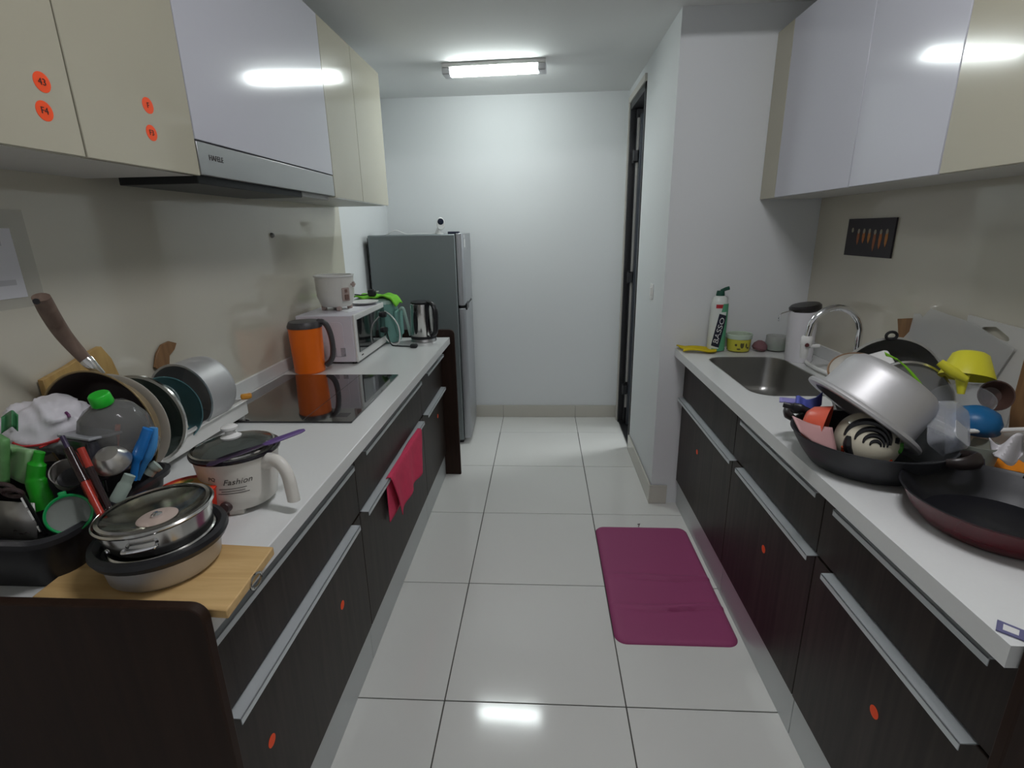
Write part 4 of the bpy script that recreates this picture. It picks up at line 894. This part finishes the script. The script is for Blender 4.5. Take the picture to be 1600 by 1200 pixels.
# rooster bowl
rb = thing('painted_bowl', 'cream bowl with a black tail-feather painting under the tipped pot', 'bowl', (.80, 1.19, .94))
c0 = at(1356, 688, 1.235); nrm = Vector((-.35, -.80, .42)).normalized(); X = frame(c0, -nrm, (-.25, 0, 1))
bprofl = [(0, -.056), (.015, -.055), (.031, -.051), (.046, -.042), (.060, -.026), (.069, -.006), (.072, .012)]
obj('shell', M().lathe(bprofl+[(.069, .012), (.064, -.006), (.049, -.030), (0, -.046)], 48, X), pm('cream_ceramic', (.62, .58, .46), .18), rb)
def on_bowl(r, a):
    for (r0, z0), (r1, z1) in zip(bprofl[1:], bprofl[2:]):
        if r <= r1 or (r1, z1) == bprofl[-1]:
            t = max(0, (r-r0)/(r1-r0+1e-9)); return Vector((r*math.cos(a), r*math.sin(a), z0+(z1-z0)*t))
def blob(pts, name, mat, wdt):
    P = [X @ (on_bowl(math.hypot(x, y), math.atan2(y, x)) if math.hypot(x, y) > .0151 else Vector((x, y, -.0555))) for x, y in pts]
    obj(name, M().tube(smooth_path(P, 5), wdt, 8, .35, side=-nrm), mat, rb) if False else obj(name, M().tube(smooth_path(P, 5), wdt, 8), mat, rb)
bi = pm('black_glaze', (.012, .012, .014), .2)
def arc(cx, cy, r, a0, a1, n=7): return [(cx+r*math.cos(math.radians(a0+(a1-a0)*i/n)), cy+r*math.sin(math.radians(a0+(a1-a0)*i/n))) for i in range(n+1)]
# local x points away to the right of the viewer when seen from outside mirrored: negative x shows right
def W(a, b, n=36): return [a+b*math.sin(math.pi*i/(n-1)) for i in range(n)]
blob(arc(.010, -.004, .046, 25, 200, 9), 'tail_feather', bi, W(.003, .0065))
blob(arc(.004, -.010, .033, 20, 205, 9), 'tail_feather', bi, W(.002, .0055))
blob(arc(.000, -.014, .021, 15, 205, 9), 'tail_feather', bi, W(.002, .004))
blob(arc(-.003, -.018, .011, 10, 200, 7), 'tail_feather', bi, W(.0015, .003))
blob([(.044, .012), (.050, -.012), (.044, -.040)], 'tail_feather', bi, W(.005, .006))
blob([(.058, -.012), (.060, -.028)], 'red_feather', pm('red_glaze', (.45, .06, .02), .2), .005)
blob([(.0, -.060), (-.02, -.060), (-.036, -.052)], 'red_feather', pm('red_glaze', (.45, .06, .02), .2), .004)
blob([(-.052, -.036), (-.059, -.026), (-.061, -.014)], 'green_leaf', pm('green_glaze', (.06, .26, .03), .2), .006)
blob([(-.048, -.016), (-.052, -.004)], 'tail_feather', bi, .006)
rdb = thing('red_bowl', 'red plastic bowl tipped against the left side of the aluminium pot', 'bowl', (.70, 1.30, .98))
c0 = at(1288, 668, 1.29); X = frame(c0, (.72, -.55, -.10))
obj('shell', M().lathe([(0, -.048), (.030, -.048), (.045, -.036), (.058, 0), (.060, .003), (.057, .003), (.042, -.033), (.028, -.043), (0, -.043)], 44, X), pm('coral_plastic', (.62, .10, .055), .28), rdb)
pt_ = thing('soap_tray', 'pale pink plastic scoop leaning over the left rim of the wok', 'scoop', (.70, 1.27, .97))
def sc_(u, v):
    p = at(1238+62*u+12*v-4*u*v, 650+18*u+14*v+26*u*v+10*v*(1-u), 1.25-.03*v); return p+Vector((0, 0, -.006*math.sin(math.pi*u)))
obj('scoop_shell', M().grid(10, 6, sc_), pm('pale_pink_plastic', (.52, .30, .30), .3), pt_, solid=.003)
ld2 = thing('ladle', 'black ladle handle end sticking out left of the red bowl', 'ladle', (.71, 1.36, .985))
obj('handle', M().tube(smooth_path([at(1224, 632, 1.40), at(1240, 636, 1.385), at(1256, 640, 1.37), at(1290, 655, 1.35)]), [.008]*6+[.013]*6+[.010]*7, 10, .6), blk, ld2)
bcl = obj('blue_sponge_cloth', M().grid(12, 8, lambda u, v: at(1246+38*u-2*v, 618+10*math.sin(3*u)-6*u+20*v, 1.42-.03*v+.012*math.sin(7*u))), pm('blue_cloth', (.09, .11, .42), .8), solid=.008)
tag(bcl, 'blue cloth behind the red bowl at the sink side of the pile', 'cloth')
bcl2 = obj('lilac_wrapper', M().grid(6, 4, lambda u, v: at(1218+32*u, 621+3*u+7*v, 1.44-.02*v)), pm('lilac_film', (.24, .22, .48), .4), solid=.003)
tag(bcl2, 'small lilac wrapper beside the blue cloth', 'wrapper')
# behind the pot
wbx = thing('white_dish', 'white oval dish standing behind the aluminium pot nearest the tap', 'dish', (.98, 1.66, .95))
X = frame(at(1338, 580, 1.58), (-.35, -.75, .55))
obj('dish', M().lathe([(0, -.02), (.05, -.02), (.072, -.004), (.076, 0), (.072, .002), (.05, -.015), (0, -.016)], 40, X @ Matrix.Scale(.8, 4, (0, 1, 0))), pm('white_glaze', (.62, .60, .55), .2), wbx)
obj('brown_rim', M().lathe([(.0745, -.002), (.0775, .0), (.0745, .004), (.0715, .002), (.0745, -.002)], 40, X @ Matrix.Scale(.8, 4, (0, 1, 0))), pm('brown_glaze', (.28, .17, .10), .3), wbx)
wbx2 = obj('plastic_tray', M().prism(rrect(-.085, -.05, .085, .05, .012), 0, .012, frame(at(1375, 588, 1.56), (-.45, -.45, .75), (.5, -.2, .3)) @ RZ(.0)), white_p, bevel=.004)
tag(wbx2, 'flat white plastic tray wedged behind the aluminium pot', 'tray')
gl2 = thing('dark_lid_pan', 'dark grey pan standing on edge behind the dish pile', 'pan', (1.07, 1.64, .93))
X = frame((1.085, 1.62, 1.00), (-.05, -1, .10))
obj('shell', M().lathe([(0, -.040), (.125, -.040), (.140, -.030), (.160, 0), (.164, .002), (.164, .005), (.158, .004), (.138, -.026), (.12, -.035), (0, -.035)], 60, X), pm('dark_grey_enamel', (.07, .07, .068), .35), gl2)
obj('rim', M().lathe([(.160, .003), (.166, .0025), (.1665, .007), (.160, .008), (.160, .003)], 60, X), pm('grey_rim', (.42, .42, .40), .35, .4), gl2)
obj('hanging_loop', M().tube([Vector((1.068+.016*math.cos(a), 1.62, 1.172+.012*math.sin(a))) for a in [2*math.pi*k/16 for k in range(16)]], .0045, 8, closed=True), blk, gl2)
wpl = thing('pot_lid', 'pale glass lid on edge just behind the aluminium pot', 'lid', (1.02, 1.50, .93))
X = frame((1.045, 1.47, 1.005), (-.15, -1, .22))
obj('glass', M().lathe([(.118, 0), (.08, -.016), (.03, -.022), (0, -.023), (0, -.020), (.03, -.019), (.08, -.013), (.118, .003), (.118, 0)], 48, X), pm('grey_lid_glass', (.36, .36, .35), .12, trans=.4, ior=1.2), wpl)
obj('steel_edge', M().lathe([(.116, -.002), (.122, -.001), (.122, .005), (.116, .006), (.116, -.002)], 48, X), steel_m, wpl)
gsp = obj('green_scraper', M().grid(10, 3, lambda u, v: at(1384+58*u-2*v*(1-u), 556+38*u*u+8*u-(6*v)*(1-u*.2)+16*u*v, 1.38-.02*u)), pm('lime_plastic', (.20, .52, .02), .35), solid=.006)
tag(gsp, 'lime green plastic scraper lying along the aluminium pot', 'scraper')
plane_board('wood_slat', 'narrow orange-brown wooden slat on the wall at the left end of the boards', 'slat', [(1404, 540), (1402, 498), (1424, 497), (1432, 545)], XR-.018, wood_b, .008)
plane_board('cutting_board', 'white board with a hand hole leaning on the right wall', 'cutting board', [(1512, 492), (1606, 516), (1600, 560), (1566, 690), (1490, 640), (1508, 520)], XR-.020, pm('white_board', (.56, .55, .52), .4), .007, hole=[(1530, 516), (1537, 511), (1556, 511), (1576, 527), (1576, 533), (1570, 534), (1534, 521)])
plane_board('flexible_board', 'milky see-through cutting mat leaning on the wall left of the board with the hole', 'cutting mat', [(1408, 531), (1454, 482), (1520, 505), (1585, 545), (1548, 600), (1500, 600), (1460, 565)], XR-.030, frost_m, .003)
plane_board('flexible_board', 'second milky cutting mat peeking out behind the first', 'cutting mat', [(1418, 527), (1428, 490), (1438, 490), (1450, 510), (1440, 540)], XR-.026, frost_m, .002)
fn = thing('yellow_funnel', 'yellow plastic funnel lying on top of the dish pile', 'funnel', (1.12, 1.40, 1.05))
c0 = at(1512, 580, 1.42); X = frame(c0, (-.25, -.35, -1), (1, -.3, 0))
yl = pm('lemon_plastic', (.62, .58, .035), .35)
obj('cone', M().lathe([(.062, .018), (.060, .012), (.040, -.045), (.030, -.052), (.0, -.053), (.0, -.050), (.028, -.049), (.037, -.044), (.057, .012), (.062, .018)], 36, X), yl, fn)
obj('lip', M().tube([at(1468, 566, 1.39), at(1490, 582, 1.37), at(1510, 594, 1.36)], [.010, .014, .008], 10, .5), yl, fn)
obj('spout', M().lathe([(.016, -.01), (.008, .04), (.006, .04), (.013, -.01)], 16, frame(at(1503, 592, 1.38), (0, -.2, -1))), yl, fn)
gd = thing('glass_bowl', 'clear glass bowl in the pile under the yellow funnel', 'bowl', (1.07, 1.33, .97))
c0 = at(1500, 640, 1.35); X = frame(c0, (-.30, -.25, .92))
obj('bowl_shell', M().lathe([(0, -.05), (.035, -.05), (.05, -.035), (.068, .03), (.070, .033), (.067, .033), (.047, -.033), (.033, -.046), (0, -.046)], 44, X), clear_m, gd)
bl3 = thing('blue_bowl', 'blue plastic bowl upside down in the rack on the right', 'bowl', (1.10, 1.27, .97))
X = frame(at(1523, 668, 1.29), (-.05, -.15, 1))
obj('bowl_shell', M().lathe([(.050, 0), (.049, .022), (.040, .042), (.022, .052), (0, .054)], 36, X), pm('deep_blue_plastic', (.005, .10, .25), .4), bl3, solid=.002)
cbx2 = thing('clear_container', 'clear plastic takeaway container tipped against the aluminium pot', 'container', (.94, 1.2, .97))
c0 = at(1466, 668, 1.225); X = frame(c0, (.50, -.72, .45), (.55, .1, .8))
def rr(s, z, r=.014): return [Vector((x, y, z)) for x, y in rrect(-.036*s, -.060*s, .036*s, .060*s, r, 5)]
Lc = [rr(1.06, .004), rr(1.0, 0), rr(.88, -.045), rr(.80, -.050)]
m = M(); n = len(Lc[0])
for lp in Lc: m.v += lp
for k in range(len(Lc)-1): m.f += [(k*n+i, k*n+(i+1) % n, (k+1)*n+(i+1) % n, (k+1)*n+i) for i in range(n)]
m.f.append(tuple((len(Lc)-1)*n+i for i in range(n))); m.xf(X @ RX(math.pi))
obj('tub', m, pm('clear_tub', (.80, .83, .90), .08, trans=.7, ior=1.15, alpha=.42), cbx2, solid=.0012)
obj('tub_label', M().prism(rrect(-.024, -.045, .024, .0, .004), .0425, .0432, X @ T(0, 0, .004)), pm('label_film', (.62, .62, .60), .25), cbx2)
drk = thing('dish_caddy', 'white wire-topped plastic caddy behind the black wok handle', 'caddy', (1.13, 1.25, CT))
obj('rail', M().tube([at(1496, 674, 1.25), at(1545, 673, 1.25), at(1602, 671, 1.25)], .006, 10), white_p, drk)
c0 = at(1500, 720, 1.27); c1 = at(1590, 720, 1.27)
obj('caddy_side', M().box(c0.x-.02, 1.262, CT+.001, c1.x+.05, 1.27, 1.0), pm('caddy_white', (.48, .47, .43), .4), drk, bevel=.002)
obj('caddy_side', M().box(c0.x-.02, 1.27, CT+.001, c0.x-.014, 1.36, 1.0), pm('caddy_white', (.48, .47, .43), .4), drk, bevel=.002)
gcup = thing('printed_cup', 'grey-green paper cup with dark lettering in front of the white caddy', 'cup', (1.08, 1.235, CT))
gq = at(1527, 705, 1.225); X = T(gq.x, 1.225, CT)
obj('cup_shell', M().lathe([(0, 0), (.030, 0), (.032, .004), (.042, .085), (.040, .085), (.03, .005), (0, .004)], 32, X), pm('grey_green_paper', (.24, .26, .22), .5), gcup)
tm_ = text_m('JA', .026, .2); obj('lettering', wrap(tm_, .0385, (gq.x, 1.225, CT+.052), math.radians(-118)), pm('navy_ink', (.03, .035, .06), .5), gcup)
bclip = obj('blue_strip', M().prism(rrect(-.008, -.024, .008, .024, .005), 0, .004, frame(at(1495, 690, 1.215), (-.3, -1, .1), (.25, 0, 1))), pm('navy_blue_plastic', (.004, .03, .09), .4), bevel=.001)
tag(bclip, 'short dark blue strip on the left side of the caddy', 'strip')
og = obj('orange_plate', M().lathe([(0, .0), (.05, .0), (.062, .006), (.066, .010), (.062, .011), (.05, .005), (0, .004)], 36, T(1.115, 1.22, CT+.0205) @ RX(.28)), pm('orange_melamine', (.78, .25, .012), .4))
tag(og, 'small orange plate tilted on the worktop behind the red pan', 'plate')
ts = obj('tissue', M().grid(12, 10, lambda u, v: at(1546+52*u+8*v*(1-u), 684+6*math.sin(4*u)+34*v+6*math.sin(6*u+4*v), 1.185-.02*v+.012*math.sin(6*u+3*v))), pm('tissue_white', (.62, .60, .62), .9), solid=.002)
tag(ts, 'crumpled white tissue behind the handle of the red pan', 'tissue')
db = thing('brown_bowl', 'dark brown plastic bowl on edge behind the blue bowl', 'bowl', (1.2, 1.32, 1.02))
X = frame(at(1556, 618, 1.36), (-.3, -.85, .3))
obj('bowl_shell', M().lathe([(0, -.03), (.025, -.03), (.038, 0), (.04, .002), (.037, .002), (.023, -.027), (0, -.027)], 32, X), pm('brown_plastic', (.07, .038, .03), .3), db)
plane_board('chopping_board', 'dark wooden chopping board at the right edge of the picture against the wall', 'cutting board', [(1604, 545), (1640, 560), (1620, 720), (1574, 690), (1578, 640)], XR-.045, wood_b, .016)
# black pot behind at right edge
kp = thing('black_pan', 'black pan standing on edge by the wooden board at the right', 'pan', (1.27, 1.26, .93))
X = frame((1.262, 1.20, 1.015), (-.8, -.55, .25))
obj('shell', M().lathe([(0, -.03), (.075, -.03), (.095, 0), (.097, .002), (.094, .002), (.073, -.026), (0, -.026)], 40, X), blk, kp)
# red frying pan
rp = thing('frying_pan', 'dark red frying pan with a black coating on the near right worktop', 'pan', (.93, .99, CT))
X = T(.928, .985, CT)
redm = pm('maroon_enamel', (.085, .006, .012), .25)
obj('shell', M().lathe([(0, 0), (.118, 0), (.128, .004), (.150, .030), (.166, .062), (.170, .066), (.172, .068)], 64, X), redm, rp)
obj('coating', M().lathe([(.172, .068), (.168, .0685), (.162, .062), (.144, .030), (.124, .008), (0, .006)], 64, X), pm('black_nonstick', (.009, .009, .012), .42), rp)
hd0 = Vector((.928, .985, CT+.062)); hdir = Vector((.80, .56, .0)).normalized()
obj('handle', M().tube(smooth_path([hd0+hdir*.160, hd0+hdir*.195+Vector((0, 0, .012)), hd0+hdir*.26+Vector((0, 0, .035)), hd0+hdir*.34+Vector((0, 0, .062))]), [.022]*5+[.017]*6+[.0175]*8, 12, .6), pm('brown_black_plastic', (.018, .012, .011), .35), rp)
# sachet
sh = thing('sachet', 'small blue and white sachet at the near edge of the right worktop', 'sachet', (.70, .675, CT))
P = [Vector((.692, .690, CT+.001)), Vector((.716, .668, CT+.001)), Vector((.735, .688, CT+.001)), Vector((.712, .712, CT+.001))]
obj('foil', M().prism([(p.x, p.y) for p in P], CT+.0008, CT+.003), pm('sachet_blue', (.13, .13, .25), .4), sh)
q = sum(P, Vector())/4
obj('label_patch', M().prism([(q.x+(p.x-q.x)*.55, q.y+(p.y-q.y)*.55) for p in P], CT+.003, CT+.0035), white_p, sh)

# ------------------------------------------------------------------ floor mat
def mat_pt(u, v, cx=.522, cy=2.03, a=.233, b=.415):
    return u, v
fm = thing('floor_mat', 'dark magenta anti-fatigue mat on the tiles before the sink', 'mat', (.52, 2.0, 0))
mx0, mx1, my0, my1 = .275, .738, 1.605, 2.405
def rad(u, v):
    # rounded rectangle mapped from the unit square
    x = mx0+(mx1-mx0)*u; y = my0+(my1-my0)*v; r = .045
    cx = min(max(x, mx0+r), mx1-r); cy = min(max(y, my0+r), my1-r); dx, dy = x-cx, y-cy; d = math.hypot(dx, dy); mxd = max(abs(dx), abs(dy))
    if d > 1e-9: x, y = cx+dx/d*mxd, cy+dy/d*mxd; e = min(1, (r-mxd)/r)
    else: e = 1
    edge = min(x-mx0, mx1-x, y-my0, my1-y, r*e if d > 1e-9 else 1)
    z = .014*(1-math.exp(-max(edge, 0)/.010))+.001
    for yl, k, ph in ((1.99, .010, .7), (1.80, .012, 2.2)):
        t = (y-yl-.008*math.sin(6*u+ph)); z += k*math.exp(-(t/.012)**2)*math.exp(-((u-.6)/.5)**2) - .8*k*math.exp(-((t+.016)/.006)**2)*math.exp(-((u-.6)/.35)**2)
    return Vector((x, y, max(z, .0012)))
N1, N2 = 60, 120
top = M().grid(N1, N2, rad)
rim = [j for j in range(N1+1)]+[k*(N1+1)+N1 for k in range(1, N2+1)]+[N2*(N1+1)+i for i in range(N1-1, -1, -1)]+[k*(N1+1) for k in range(N2-1, 0, -1)]
base = len(top.v)
top.v += [Vector((top.v[i].x, top.v[i].y, .0003)) for i in rim]
for k in range(len(rim)): top.f.append((rim[k], rim[(k+1) % len(rim)], base+(k+1) % len(rim), base+k))
top.f.append(tuple(base+k for k in range(len(rim)-1, -1, -1)))
obj('cushion', top, pm('magenta_foam', (.30, .052, .15), .6, bump=.15, bscale=400), fm, angle=80)
obj('thread', M().tube(smooth_path([(.50, 2.40, .012), (.505, 2.412, .016), (.50, 2.425, .010), (.515, 2.44, .003)]), .0018, 6), pm('dark_thread', (.06, .015, .03), .9), fm)
